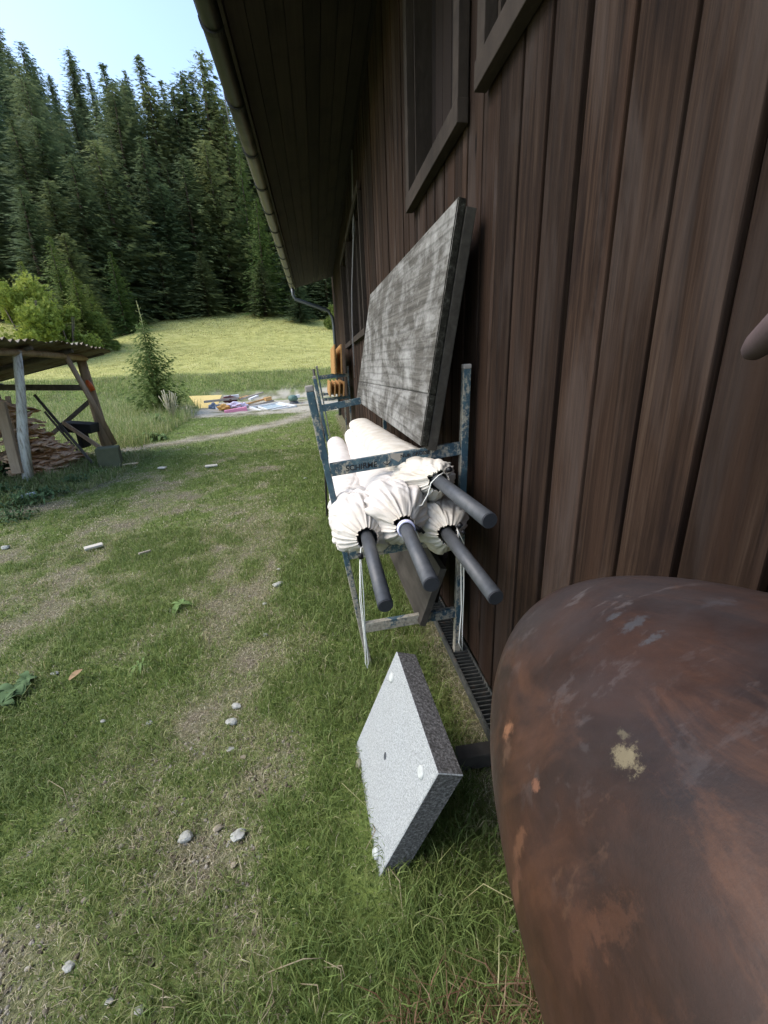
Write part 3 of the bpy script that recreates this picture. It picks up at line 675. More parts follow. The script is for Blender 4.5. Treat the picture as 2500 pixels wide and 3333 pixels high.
pn = empty('board_panel', (.31, 1.80, .76), 0, 'large weathered grey board panel leaning on the barn wall above the parasols', 'board panel')
PO = Vector((.31, 1.80, .76))
A = at(1368, 1452, Y=1.755); B = at(1492, 638, Y=1.755); 
upv = (B - A); 
A2 = Vector((A.x - .012, 1.755 + 2.62, A.z + .02)); 
C2 = at(1160, 1303, Y=4.55); D2 = at(1205, 957, X=.43)
A2 = C2; B2 = D2
nrm = (B - A).cross(A2 - A).normalized()
if nrm.x > 0: nrm = -nrm
cuts = [0, .235, 1.0]; tk = .034
for i in range(2):
    t0, t1 = cuts[i] + (.003 if i else 0), cuts[i + 1]
    q4 = [A.lerp(B, t0), A2.lerp(B2, t0), A2.lerp(B2, t1), A.lerp(B, t1)]
    if i == 1: t1 -= .0005
    P = q4 + [p - nrm * tk for p in q4]
    bm = bmesh.new(); vv = [bm.verts.new(p) for p in P]
    for f_ in [(0, 1, 2, 3), (7, 6, 5, 4), (0, 4, 5, 1), (1, 5, 6, 2), (2, 6, 7, 3), (3, 7, 4, 0)]: bm.faces.new([vv[j] for j in f_])
    bmesh.ops.bevel(bm, geom=bm.edges[:], offset=.004, segments=2, affect='EDGES')
    bm.verts.index_update(); mb = MB(); mb.add([v.co for v in bm.verts], [[v.index for v in f_.verts] for f_ in bm.faces]); bm.free()
    o = mb.build('plank', GREYW); o.data.materials.append(ENDW)
    for f_ in o.data.polygons:
        if f_.normal.y < -.6 or f_.normal.x > .5: f_.material_index = 1
    o.data.transform(Matrix.Translation(-PO)); o.parent = pn
mb = MB()
for ty in (.004, .5, .98):
    a = A.lerp(A2, ty).lerp(B.lerp(B2, ty), -.015 if ty < .1 else .03) - nrm * (tk + .022); b = A.lerp(A2, ty).lerp(B.lerp(B2, ty), .975) - nrm * (tk + .022)
    mb = MB(); mb.beam(a + Vector((0, .03, 0)), b + Vector((0, .03, 0)), .042, .075, tuple((A2 - A).normalized()), .004); o = mb.build('batten', DARKG); o.data.transform(Matrix.Translation(-PO)); o.parent = pn
# dark board standing on the low rung below the parasols
mb = MB(); a = at(1366, 2036, Y=1.74); b = at(1434, 1850, Y=1.74); 
q4 = [a, Vector((a.x - .03, 3.9, a.z)), Vector((b.x, 3.9, b.z)), b]; P = q4 + [p + Vector((.030, 0, -.008)) for p in q4]
mb.add(P, [(0, 1, 2, 3), (7, 6, 5, 4), (0, 4, 5, 1), (1, 5, 6, 2), (2, 6, 7, 3), (3, 7, 4, 0)]); o = mb.build('dark_board', DARKG); rebase(o, (a.x, 2.8, a.z)); tag(o, 'dark weathered board leaning below the parasols on the lowest trestle rung', 'board')
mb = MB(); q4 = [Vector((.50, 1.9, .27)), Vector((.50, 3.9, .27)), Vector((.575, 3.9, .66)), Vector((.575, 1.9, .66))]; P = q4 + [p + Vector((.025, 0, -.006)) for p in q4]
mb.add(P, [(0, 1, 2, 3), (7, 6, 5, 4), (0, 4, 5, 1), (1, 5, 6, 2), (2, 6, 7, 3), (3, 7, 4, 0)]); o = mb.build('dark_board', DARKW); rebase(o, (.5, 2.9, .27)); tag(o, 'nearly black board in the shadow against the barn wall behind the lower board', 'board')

# ---------------------------------------------------------------- granite slab
w = NB('granite', .75, .3)
sp1 = w.vor(210, None, 'Color'); sp = w.noise(210, 3, .8); sp2 = w.noise(320, 2, .8)
c = w.ramp(sp, [(.34, (.15, .165, .17)), (.45, (.26, .28, .285)), (.55, (.33, .355, .36)), (.68, (.42, .445, .45))])
c = w.mix(w.ramp(sp2, [(.60, 0.0), (.66, 1.0)]), c, (.07, .072, .078)); c = w.mix(w.math('MULTIPLY', w.noise(4, 4), .22), c, (.30, .27, .22)); w.col(c); w.bump(sp, .3, .001); GRAN = w.m
w = NB('granite_rough', .9, .2); sp = w.noise(120, 4, .8)
c = w.ramp(sp, [(.38, (.035, .036, .038)), (.5, (.10, .10, .105)), (.62, (.22, .22, .225)), (.75, (.36, .35, .34))]); c = w.mix(w.math('MULTIPLY', w.noise(5, 4), .4), c, (.09, .08, .055)); w.col(c); w.bump(sp, .8, .004); GRANR = w.m
G0 = Vector((.047, .852, -.02)); G1 = Vector((.022, 1.335, -.01)); G3 = Vector((.222, .800, .440)); G2 = Vector((.196, 1.268, .478))
U = (G1 - G0); Vv = (G3 - G0); Wn = U.cross(Vv).normalized()
if Wn.x < 0: Wn = -Wn
slab = empty('granite_base', G0, 0, 'light grey granite parasol base slab standing tilted on edge in the grass', 'stone slab')
def gp(u, v, w_=0.0):
    return (G0 * (1 - u) * (1 - v) + G1 * u * (1 - v) + G2 * u * v + G3 * (1 - u) * v) + Wn * w_
TH = .078
outl = [(0, 0), (1, 0), (1, 1), (0, 1)]
bm = bmesh.new(); fr_ = [bm.verts.new(gp(u, v)) for u, v in outl]; bk = [bm.verts.new(gp(u, v, TH)) for u, v in outl]
ff = bm.faces.new(fr_); bm.faces.new(bk[::-1])
for i in range(len(outl)):
    j = (i + 1) % len(outl); f_ = bm.faces.new([fr_[i], bk[i], bk[j], fr_[j]]); f_.material_index = 1
bmesh.ops.recalc_face_normals(bm, faces=bm.faces[:])
bmesh.ops.bevel(bm, geom=[e for e in bm.edges if e.is_boundary is False and e.calc_length() > .05], offset=.0025, segments=1, affect='EDGES')
bmesh.ops.triangulate(bm, faces=[f_ for f_ in bm.faces if len(f_.verts) > 4])
me = bpy.data.meshes.new('slab'); bm.to_mesh(me); bm.free(); me.transform(Matrix.Translation(-G0)); me.materials.append(GRAN); me.materials.append(GRANR)
o = bpy.data.objects.new('slab', me); COL.objects.link(o); o.parent = slab
WHP = plain('white_plastic', (.42, .44, .42), .6, var=.35, scale=90)
HOLE = plain('hole_dark', (.06, .065, .07), .9)
def disc(u, v, r, h, nm, mat, sx=1.0):
    c = gp(u, v, 0); m = MB(); m.tube([c + Wn * .004, c - Wn * h * .6, c - Wn * h], [r, r, r * .7], 20); o = m.build(nm, mat); o.data.transform(Matrix.Translation(-G0)); o.parent = slab
def mapuv(u_, v_):
    best = None
    for a in np.linspace(0, 1, 101):
        for b in np.linspace(0, 1, 101):
            p = np.array(gp(a, b)) - np.array([0, 0, CH]); c = p @ RX; e = (1250 + F * c[0] / c[2] - u_) ** 2 + (1666.5 + F * c[1] / c[2] - v_) ** 2
            if best is None or e < best[0]: best = (e, a, b)
    return best[1:]
for (pu, pv) in ((1276, 2204), (1374, 2512), (1229, 2774)):
    a, b = mapuv(pu, pv); disc(a, b, .018, .0065 if pv < 2700 else .013, "foot_pad", WHP)
a, b = mapuv(1172, 2488); disc(a, b, .019, .014, 'foot_pad', plain('worn_rubber', (.20, .19, .14), .85, var=.4, scale=80))
a, b = mapuv(1256, 2460); disc(a, b, .012, .0045, 'centre_hole', HOLE)

# ---------------------------------------------------------------- rusty tank
TC = Vector((.373, .071, 1.007)); TR = (.25, .517, .25)
def on_tank(u, v, off=.001):
    r = Vector(RX @ np.array([u - 1250, v - 1666.5, F])); q_ = Vector((0, 0, CH)) - TC
    s3 = Vector((1 / TR[0], 1 / TR[1], 1 / TR[2])); r2 = Vector([a * b for a, b in zip(r, s3)]); q2 = Vector([a * b for a, b in zip(q_, s3)])
    A_ = r2.dot(r2); B_ = r2.dot(q2); C_ = q2.dot(q2) - (1 + off * 4) ** 2; dsc = B_ * B_ - A_ * C_
    if dsc < 0: return None
    return q_ + r * ((-B_ - math.sqrt(dsc)) / A_)
BLOBS = []
for (u_, v_, k, cc3, am) in ((2045, 2455, (.0085, .013, .012), (.15, .125, .075), 1.0), (2030, 2390, (.004, .008, .009), (.11, .095, .06), .7), (1655, 2370, (.006, .011, .016), (.21, .10, .055), .9), (1650, 2450, (.007, .014, .026), (.10, .055, .036), .6), (1745, 2555, (.004, .007, .007), (.17, .08, .05), .8),
        (2060, 2035, (.026, .007, .008), (.060, .064, .072), .7), (2000, 2005, (.022, .005, .006), (.060, .064, .072), .7), (2130, 2075, (.024, .006, .007), (.060, .064, .072), .7), (1985, 3000, (.012, .014, .05), (.07, .030, .017), .5), (1900, 3040, (.012, .016, .05), (.07, .030, .017), .5), (1690, 2750, (.005, .008, .035), (.12, .055, .03), .7), (1680, 2900, (.004, .008, .03), (.11, .05, .03), .6), (2330, 1960, (.02, .012, .01), (.06, .055, .06), .6)):  # blue-grey entries paint the sky highlight on top; the rest are scrapes and rust
    q_ = on_tank(u_, v_, 0.0)
    if q_ is not None: BLOBS.append((q_.x, q_.y, q_.z, k[0], k[1], k[2], cc3, am))
w = NB('rust', .55, .28)
n1 = w.noise(5, 8, .7, None, .5); n2 = w.noise(22, 8, .75); st = w.noise(1, 8, .75, w.mp((16, 5, 3)), .7); fine = w.noise(160, 3, .7)
c = w.ramp(n1, [(.30, (.011, .0050, .0036)), (.46, (.025, .0105, .0065)), (.58, (.041, .0165, .0090)), (.72, (.058, .025, .0135))])
c = w.mix(w.math('MULTIPLY', w.ramp(st, [(.52, 0.0), (.66, 1.0)]), .6), c, (.085, .036, .018))
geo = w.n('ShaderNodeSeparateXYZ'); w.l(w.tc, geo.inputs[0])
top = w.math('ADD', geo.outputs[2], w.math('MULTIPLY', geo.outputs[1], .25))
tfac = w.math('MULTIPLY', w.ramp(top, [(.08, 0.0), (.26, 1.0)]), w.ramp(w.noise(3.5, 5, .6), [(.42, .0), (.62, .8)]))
c = w.mix(w.math('MULTIPLY', tfac, .75), c, (.036, .038, .044))  # blue-grey sky sheen painted into the upper side of the shell
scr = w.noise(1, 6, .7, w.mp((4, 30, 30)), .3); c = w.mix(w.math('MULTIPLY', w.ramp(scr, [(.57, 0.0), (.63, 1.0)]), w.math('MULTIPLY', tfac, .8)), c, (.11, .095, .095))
fl = w.math('MULTIPLY', w.ramp(w.noise(13, 6, .7, w.mp((1, 1, .35))), [(.62, 0.0), (.70, 1.0)]), .45); c = w.mix(fl, c, (.13, .07, .042))
for (cx_, cy_, cz_, rx_, ry_, rz_, cc3, am) in BLOBS:
    mpn = w.n('ShaderNodeMapping'); mpn.vector_type = 'POINT'; mpn.inputs['Location'].default_value = (-cx_ / rx_, -cy_ / ry_, -cz_ / rz_); mpn.inputs['Scale'].default_value = (1 / rx_, 1 / ry_, 1 / rz_); w.l(w.tc, mpn.inputs[0])
    ln = w.n('ShaderNodeVectorMath', operation='LENGTH'); w.l(mpn.outputs[0], ln.inputs[0])
    dd_ = w.math('ADD', ln.outputs['Value'], w.math('MULTIPLY', w.math('SUBTRACT', w.noise(32, 8, .85), .5), 5.5))
    c = w.mix(w.math('MULTIPLY', w.ramp(dd_, [(.45, 1.0), (1.35, 0.0)]), am), c, cc3)
c = w.mix(w.math('MULTIPLY', fine, .25), c, (.02, .014, .012)); w.col(c)
w.rgh(w.ramp(w.math('ADD', w.math('MULTIPLY', n2, .6), w.math('MULTIPLY', n1, .4)), [(.35, .42), (.65, .68)])); w.bump(w.math('ADD', n2, w.math('MULTIPLY', fine, .4)), .10, .003); RUST = w.m
tank = empty('rusty_tank', TC, 0, 'large rounded rusty brown steel tank beside the barn wall in the foreground', 'tank')
V = []; NU, NV = 96, 72
for i in range(NV + 1):
    ph = pi * i / NV
    for k in range(NU):
        th = 2 * pi * k / NU; n_ = Vector((sin(ph) * cos(th), -cos(ph), sin(ph) * sin(th)))
        wob = 1 + .006 * (float(fbm(np.array([th * 1.2 + 20]), np.array([ph * 3]), 3)[0]) - .5) * (abs(sin(th / 2)) ** .5)
        V.append((n_.x * TR[0] * wob, n_.y * TR[1] * wob, n_.z * TR[2] * wob))
Fs = [(i * NU + k, i * NU + (k + 1) % NU, (i + 1) * NU + (k + 1) % NU, (i + 1) * NU + k) for i in range(NV) for k in range(NU)]
mb = MB(); mb.add(V, Fs, True); o = mb.build('shell', RUST, tank)
# stand
STL = plain('stand_steel', (.035, .03, .027), .6, .4, .3)
mb = MB()
for sy in (-.26, .14):
    for sx in (-.06, .15): MB().box((sx - .02, sy - .02, -1.03), (sx + .02, sy + .02, -.17)).build('stand_leg', STL, tank)
for sy in (-.26, .14): MB().box((-.039, sy - .018, -.93), (.129, sy + .018, -.87)).build('stand_rail', STL, tank)
mb = MB(); mb.tube([(.14, .20, .17), (.20, .22, .22), (.235, .235, .235)], [.03, .034, .028], 14); mb.build('pipe_stub', plain('stub', (.11, .10, .09), .8), tank)
mb = MB(); mb.box((.40, 1.14, .0), (.66, 1.20, .065), None, .006); o = mb.build('base_beam', DARKG); rebase(o, (.53, 1.17, .0)); tag(o, 'short dark beam on the ground between granite slab and rusty tank', 'beam')
# wooden handle reaching in at the right edge
MAUV = plain('mauve_wood', (.10, .072, .074), .8, scale=30)
p = at(2442, 1150, X=.60); 
q = at(2600, 1000, X=.50)
mb = MB(); mb.tube([p, p.lerp(q, .12), p.lerp(q, .3), q + (q - p)], [.009, .015, .018, .020], 16); o = mb.build('tool_handle', MAUV); rebase(o, q); tag(o, 'blunt mauve brown tool handle end sticking in front of the wall boards above the tank', 'handle')

# ---------------------------------------------------------------- beer tables and benches (orange)
ORNG = wood('orange_wood', (.26, .12, .04), (.38, .20, .07), (.46, .27, .12), (30, 2, 30), knots=False, rough=.5, lightamt=.4)
def hb(z): return z
def bench(name, label, cat, x, y0, L, z0, hgt, tilt, group):
    root = empty(name, (x, y0, z0), 0, label, cat, group)
    m = MB(); M = Matrix.Rotation(tilt, 4, 'Y'); m.box((-.014, 0, 0), (.014, L, hgt), M, .004); o = m.build('board', ORNG, root)
    m = MB(); m.tube([M @ Vector((.022, .25, .05)), M @ Vector((.022, .25, hgt - .05))], .010, 8); m.build('folded_leg', STL, root)
    m = MB(); m.tube([M @ Vector((.022, L - .25, .05)), M @ Vector((.022, L - .25, hgt - .05))], .010, 8); m.build('folded_leg', STL, root)
    return root
for i in range(4):
    bench('beer_bench', ['orange bench standing on edge, outermost in the lower stack', 'orange bench on edge, second from outside in the lower stack', 'orange bench on edge, third from outside in the lower stack', 'orange bench on edge, innermost of the lower stack'][i],
          'bench', .205 + i * .085, 8.45, 2.2, .955, .27, .10, 'orange benches stacked on the far trestles')
for i in range(2):
    bench('beer_table', ['outer orange folding table standing on edge above the benches', 'inner orange folding table standing on edge by the wall above the benches'][i], 'table', .33 + i * .12, 8.4, 2.2, 1.365, .52, .04, 'orange folding tables on the far trestles')

# ---------------------------------------------------------------- trees
BARK = plain('bark', (.10, .075, .055), .95, scale=8, var=.4, bump=.8)
def needle(name, cols, sc_=.35):
    w = NB(name, .7, .15); a = w.math('ADD', w.math('MULTIPLY', w.attr('rnd'), .75), w.math('MULTIPLY', w.noise(sc_, 3), .25)); 
    c = w.ramp(a, cols)
    oi = w.n('ShaderNodeObjectInfo').outputs['Random']; c = w.mix(1.0, c, w.ramp(oi, [(0, (.75, .85, .85)), (.5, (1, 1, 1)), (1, (1.3, 1.2, 1.0))]), 'MULTIPLY'); w.col(c)
    tr = w.n('ShaderNodeBsdfTranslucent'); w.l(c, tr.inputs[0]); mx = w.n('ShaderNodeMixShader'); mx.inputs[0].default_value = .38
    w.l(w.b.outputs[0], mx.inputs[1]); w.l(tr.outputs[0], mx.inputs[2]); w.l(mx.outputs[0], w.out.inputs[0]); return w.m
SPR = needle('spruce_needles', [(.2, (.095, .125, .068)), (.5, (.155, .195, .092)), (.75, (.215, .255, .115)), (.95, (.28, .31, .14))])
SPRL = needle('young_needles', [(.2, (.08, .12, .03)), (.5, (.14, .19, .05)), (.8, (.23, .27, .08))])
LEAF = needle('leaf_green', [(.2, (.12, .17, .03)), (.5, (.23, .29, .06)), (.8, (.38, .42, .11))])
def tri_mesh(name, C, ax_u, ax_v, rnd, mat):
    """each clump = 3 ragged triangles"""
    n = len(C); tris = []
    V = []
    for k, (a, b) in enumerate(((-.9, .9), (-.2, 1.0), (.1, -.8))):
        pass
    j = lambda s_: (rng.rand(n, 1) - .5) * s_
    P = []
    for (ua, va, ub, vb, uc, vc) in ((-.2, -.35, -.2, .1, 1.0, -.25), (-.3, .30, -.1, -.2, .95, .42), (-.5, -.1, -.3, .35, .35, .9), (-.5, .1, -.2, -.3, .4, -.85)):
        P += [C + ax_u * (ua + j(.4)) + ax_v * (va + j(.4)), C + ax_u * (ub + j(.4)) + ax_v * (vb + j(.4)), C + ax_u * (uc + j(.5)) + ax_v * (vc + j(.5))]
    V = np.stack(P, 1).reshape(-1, 3); Fq = np.arange(len(V)).reshape(-1, 3)
    return np_mesh(name, V, Fq, mat, False, {'rnd': np.repeat(rnd, 12)})
def spruce(h, R, levels, seed, mat, clump=.42, nb=9, nc=8, power=.8, rag=.35, low=.05, droop=.4):
    rs = np.random.RandomState(seed); C = []; U = []; W = []; Rn = []
    for i in range(levels):
        f = low + (1 - low) * (i / levels) ** .95; z = h * f
        rad = R * ((1 - f) ** power) * (1 + rag * (rs.rand() - .5)) + .04 * R
        nbr = max(4, int(nb * (.5 + .5 * (1 - f))))
        a0 = rs.rand() * 6.28
        for b in range(nbr):
            if rs.rand() < .07: continue
            a = a0 + b * 6.283 / nbr + rs.rand() * .4; L = rad * (.7 + .5 * rs.rand()); tone = rs.rand()
            dr = droop * (1 - f) * (.6 + .8 * rs.rand()); lift = .15 + .55 * f
            k = max(2, int(nc * (L / R) ** .7)); t = (np.arange(k) + .6 * rs.rand(k) + .4) / k
            dx = np.cos(a) * L * t; dy = np.sin(a) * L * t; dz = L * (lift * t - dr * 1.6 * t ** 2 + .12 * t ** 4)
            p = np.stack([dx, dy, z + dz], 1) + (rs.rand(k, 3) - .5) * clump * .35
            s_ = clump * (1.05 - .45 * t) * (.55 + .6 * (L / R))
            aj = a + (rs.rand(k) - .5) * 1.1
            u = np.stack([np.cos(aj), np.sin(aj), -.35 * np.ones(k) + .4 * (rs.rand(k) - .5)], 1) * s_[:, None]
            hang = rs.rand(k) * 1.0
            w_ = np.stack([-np.sin(aj) * (1 - .5 * hang), np.cos(aj) * (1 - .5 * hang), -.9 * hang], 1) * s_[:, None] * .8
            C.append(p); U.append(u); W.append(w_); Rn.append(np.clip(tone * .55 + .25 * rs.rand(k) + .2 * t, 0, 1))
    o = tri_mesh('crown', np.concatenate(C), np.concatenate(U), np.concatenate(W), np.concatenate(Rn), mat); return o
def trunk(h, r, name='trunk'):
    m = MB(); m.tube([(0, 0, -.6), (0, 0, 0), (0.0, .01 * h, h * .5), (0, 0, h * .985)], [r * 1.2, r, r * .55, r * .06], 9); return m.build(name, BARK)
protos = []
for s_, (R_, pw_, dr_) in enumerate(((3.7, .78, .42), (3.3, .9, .55), (4.1, .72, .35), (3.0, .65, .5), (3.5, 1.05, .45))):
    r = bpy.data.objects.new('spruce_tree', None); COL.objects.link(r)
    c = spruce(25, R_, 64, 20 + s_, SPR, .60, 12, 10, pw_ * .85, .6, .03, dr_); c.parent = r; t = trunk(25, .30); t.parent = r; protos.append(r)
# light tree prototype (younger, brighter)
rl = bpy.data.objects.new('spruce_tree', None); COL.objects.link(rl)
c = spruce(25, 5.2, 60, 77, SPRL, .75, 11, 9, .85, .45, .03, .3); c.parent = rl; t = trunk(25, .3); t.parent = rl
used = set()
def place_tree(proto, u, v, Y, label, group='spruces along the forest edge', rot=None, wide=1.0, zoff=0):
    """plant a tree whose tip stands in the direction of survey mark u, v at distance Y along the valley"""
    p = at(u, v, Y=Y); gz = float(height(p.x, Y)); h = p.z - gz
    r = proto if id(proto) not in used else copy_tree(proto); used.add(id(proto))
    s_ = h / 25.0; r.location = (p.x, Y, gz - .1 + zoff); r.scale = (s_ ** .6 * wide, s_ ** .6 * wide, s_); r.rotation_euler = (0, 0, rot if rot is not None else random.random() * 6.28)
    tag(r, label, 'tree', group); return r
FRONT = [(35, 128, 58, None), (218, 132, 62, 'spruce with forked thin tip rising left of the middle of the skyline'), (240, 175, 60, None), (262, 168, 64, None), (296, 115, 63, 'slender spruce with a needle thin tip in the middle of the skyline'), (318, 178, 62, None), (345, 168, 64, None), (368, 182, 62, None), (388, 152, 62, None),
         (409, 148, 62, None), (430, 108, 61, 'tallest ragged spruce of the skyline nearest to the roof edge'), (452, 170, 61, None), (478, 210, 60, None), (515, 200, 64, 'spruce half hidden behind the roof edge'), (545, 260, 62, None), (610, 280, 60, None), (680, 280, 60, None)]
LAB = 'dark green spruce in the dense wall of forest above the meadow'
for i, (u, v, Y, lb) in enumerate(FRONT):
    place_tree(protos[i % 5], u * 1.507, v * 1.507, Y, lb or LAB, wide=1.6 if i % 3 else 1.3)
MID = [(40, 395, 44, 'spruce with pale tip behind the leafy bushes at the far left'), (100, 385, 46, None), (150, 330, 48, None), (200, 300, 50, None), (245, 360, 51, None), (300, 290, 53, None), (345, 395, 52, None),
       (390, 330, 54, 'large spruce with broad drooping skirts in the centre of the forest edge'), (440, 300, 55, None), (470, 400, 55, None), (20, 250, 50, None), (75, 250, 50, None), (135, 500, 42, 'young spruce with thin pale tip behind the woodshed'),
       (650, 420, 55, None), (620, 470, 53, None), (560, 560, 50, None), (700, 520, 52, None), (740, 540, 53, None), (340, 520, 50, None), (430, 540, 50, 'lower bushy spruce standing at the top edge of the meadow'), (640, 600, 48, None)]
for i, (u, v, Y, lb) in enumerate(MID):
    place_tree(protos[(i * 2 + 1) % 5], u * 1.507, v * 1.507, Y, lb or LAB, wide=1.6)
place_tree(rl, 512 * 1.507, 305 * 1.507, 56, 'lighter green spruce next to the roof edge, its pale tip below the skyline', wide=.62)
place_tree(rl, 552 * 1.507, 425 * 1.507, 51, 'broad yellow green spruce in front of the lighter one next to the roof edge', wide=.85)
place_tree(rl, 236 * 1.507, 540 * 1.507, 43, 'yellowish young spruce at the left end of the meadow', wide=.75)
rt = random.Random(4)
nt_ = 0; tries = 0; occ = []
while nt_ < 170 and tries < 6000:
    tries += 1
    Y = rt.uniform(45, 152); X = rt.uniform(-.78, .06) * Y + rt.uniform(-3, 3)
    e = Y + max(0, -X - 18) * .9
    if e < 59 or e > 156: continue
    dmin = 4.3 + .018 * e
    if any((X - a) ** 2 + (Y - b) ** 2 < dmin * dmin for a, b in occ): continue
    occ.append((X, Y)); nt_ += 1
    s_ = rt.uniform(.60, .95); gz = float(height(X, Y)); r = copy_tree(protos[nt_ % 5]); r.location = (X, Y, gz - .1); r.scale = (s_ * 1.6, s_ * 1.6, s_); r.rotation_euler = (0, 0, rt.random() * 6.28)
    tag(r, LAB, 'tree', 'spruces along the forest edge')
for (u, v, Y, lb) in ((40, 560, 31, 'young yellow green spruce at the left border just above the woodshed roof'), (102, 505, 34, 'taller young spruce with a pale leader behind the yellow green one'), (150, 575, 33, 'young spruce between the shrubs over the right end of the woodshed roof'), (185, 610, 36, 'small spruce at the left corner of the meadow')):
    place_tree(rl, u * 1.507, v * 1.507, Y, lb, wide=.78)
# leafy shrubs at the far left
def leafy(n, lobes, size, seed, mat):
    rs = np.random.RandomState(seed); C = []
    for (cx, cy, cz, r, wt) in lobes:
        k = int(n * wt); d = rs.normal(size=(k, 3)); d /= np.linalg.norm(d, axis=1)[:, None]; q = d * r * (.55 + .5 * rs.rand(k, 1)) * (1 + .35 * np.sin(d[:, :1] * 7 + seed) * np.cos(d[:, 1:2] * 9)); q[:, 2] *= 1.15
        C.append(q + np.array([cx, cy, cz]))
    C = np.concatenate(C); C = C[C[:, 2] > .1]; k = len(C); u = rs.normal(size=(k, 3)); u /= np.linalg.norm(u, axis=1)[:, None]; v = np.cross(u, rs.normal(size=(k, 3))); v /= np.linalg.norm(v, axis=1)[:, None]
    s_ = size * (.5 + rs.rand(k, 1)); return tri_mesh('crown', C, u * s_, v * s_, np.clip(.5 * rs.rand(k) + .5 * fbm(C[:, 0] * .9, C[:, 2] * .9), 0, 1), mat)
def shrub(u, v, Y, h0, label, seed, mat, n=9000, size=.16):
    p = at(u, v, Y=Y); gz = float(height(p.x, Y)); h = p.z - gz; rs = random.Random(seed)
    r = empty('leafy_shrub', (p.x, Y, gz), 0, label, 'shrub', 'leafy shrubs behind the woodshed')
    lobes = [(rs.uniform(-.5, .5) * h * (1.05 - q_ * .9), rs.uniform(-.25, .25) * h, h * q_, h * rs.uniform(.07, .16), .06) for q_ in [rs.uniform(.12, .92) for _ in range(20)]]
    c = leafy(n, lobes, size, seed, mat); c.parent = r
    m = MB()
    for k in range(5):
        a = rs.random() * 6.28; m.tube([(0, 0, -.2), (cos(a) * .1 * h, sin(a) * .1 * h, h * .35), (cos(a) * .2 * h, sin(a) * .2 * h, h * .75)], [.07, .05, .02], 7)
    m.build('trunk', BARK, r)
shrub(40, 905, 29, 7, 'bright yellow green leafy shrub at the left border above the woodshed roof', 3, LEAF, 9000, .13)
shrub(190, 985, 31, 5, 'rounded green shrub to the right of the bright one, above the woodshed roof', 4, LEAF, 7000, .12)
shrub(290, 1010, 34, 4, 'small dark green shrub at the corner of the meadow', 6, SPRL, 6000, .18)
shrub(1085, 1000, 44, 5, 'bush on the meadow edge seen between downpipe and gutter', 8, SPRL, 7000, .25)
# lone small spruce
p = at(446, 978, Y=17.2); gz = float(height(p.x, 17.2)); h = p.z - gz
lt = empty('small_spruce', (p.x, 17.2, gz), 0, 'small lone spruce with a long thin leader at the foot of the meadow', 'tree')
c = spruce(h * .82, 1.0, 40, 55, SPRL, .15, 13, 10, .62, .4, .02, -.05); c.parent = lt
m = MB(); m.tube([(0, 0, -.1), (0, 0, h * .5), (.02, 0, h * .85), (-.03, 0, h)], [.05, .035, .014, .006], 7)
for k in range(7):
    z_ = h * (.80 + .025 * k); a = k * 2.4; m.tube([(0, 0, z_), (cos(a) * .12, sin(a) * .12, z_ + .08)], [.007, .004], 5)
m.build('trunk', plain('pale_shoot', (.30, .30, .12), .8), lt)

# ---------------------------------------------------------------- woodshed
BIRCH = NB('pale_pole', .85, .2); n = BIRCH.noise(6, 6, .7, BIRCH.mp((6, 6, 1))); BIRCH.col(BIRCH.ramp(n, [(.35, (.30, .25, .2)), (.5, (.62, .60, .55)), (.7, (.78, .77, .73))])); BIRCH.bump(n, .5, .01); BIRCH = BIRCH.m
POLEW = wood('pole_wood', (.16, .11, .075), (.31, .22, .145), (.44, .33, .23), (14, 14, 2), knots=False)
OLDG = wood('old_beam', (.045, .04, .035), (.09, .08, .07), (.16, .145, .125), (12, 12, 12), knots=False)
shed = empty('woodshed', (-4.6, 7.8, 0), 0, 'open sided woodshed of crooked poles under a sagging corrugated roof', 'shed'); SO = Vector((-4.6, 7.8, 0))
def sp_(mb, nm, mat, par=None):
    o = mb.build(nm, mat); o.data.transform(Matrix.Translation(-SO)); o.parent = par or shed; return o
P1t = at(54, 1140, Y=7.15); P1b = at(89, 1560, Y=6.98)
m = MB(); m.tube([P1b + Vector((0, 0, -.1)), P1b.lerp(P1t, .35) + Vector((-.015, 0, 0)), P1b.lerp(P1t, .7) + Vector((.01, 0, 0)), P1t], [.075, .068, .058, .055], 12, wob=.05); sp_(m, 'post', BIRCH)
P2t = at(262, 1166, Y=9.35); P2b = at(358, 1478, Y=9.35)
m = MB(); m.tube([P2b + Vector((0, 0, -.15)), P2b.lerp(P2t, .4), P2b.lerp(P2t, .8), P2t], [.11, .095, .085, .08], 12, wob=.06); sp_(m, 'post', POLEW)
m = MB(); a = at(206, 1144, Y=8.45); b = at(374, 1446, Y=8.75); m.tube([b, b.lerp(a, .5) + Vector((.01, 0, .01)), a], [.048, .045, .042], 10, wob=.05); sp_(m, 'brace', POLEW)
m = MB(); m.tube([Vector((P1t.x - .05, 5.6, 1.80)), Vector((P1t.x, 7.15, 1.86)), Vector((a.x, 8.45, 1.85)), Vector((P2t.x + .02, 9.5, 1.84))], .05, 10, wob=.05); sp_(m, 'eave_beam', POLEW)
BX = -6.1
m = MB(); m.tube([Vector((BX, 5.6, 1.42)), Vector((BX, 9.6, 1.40))], .05, 10); sp_(m, 'rear_beam', OLDG)
for yv in (5.9, 9.35):
    m = MB(); m.tube([Vector((BX, yv, -.1)), Vector((BX, yv, 1.4))], .07, 10, wob=.05); sp_(m, 'post', OLDG)
m = MB(); m.beam((BX, 9.38, 1.38), (P2t.x, 9.38, 1.30), .05, .11, (0, 0, 1), .006); sp_(m, 'side_beam', OLDG)
m = MB(); m.beam((-5.35, 9.4, .45), (-4.50, 9.4, 1.05), .05, .07, (0, 0, 1)); sp_(m, 'side_brace', OLDG)
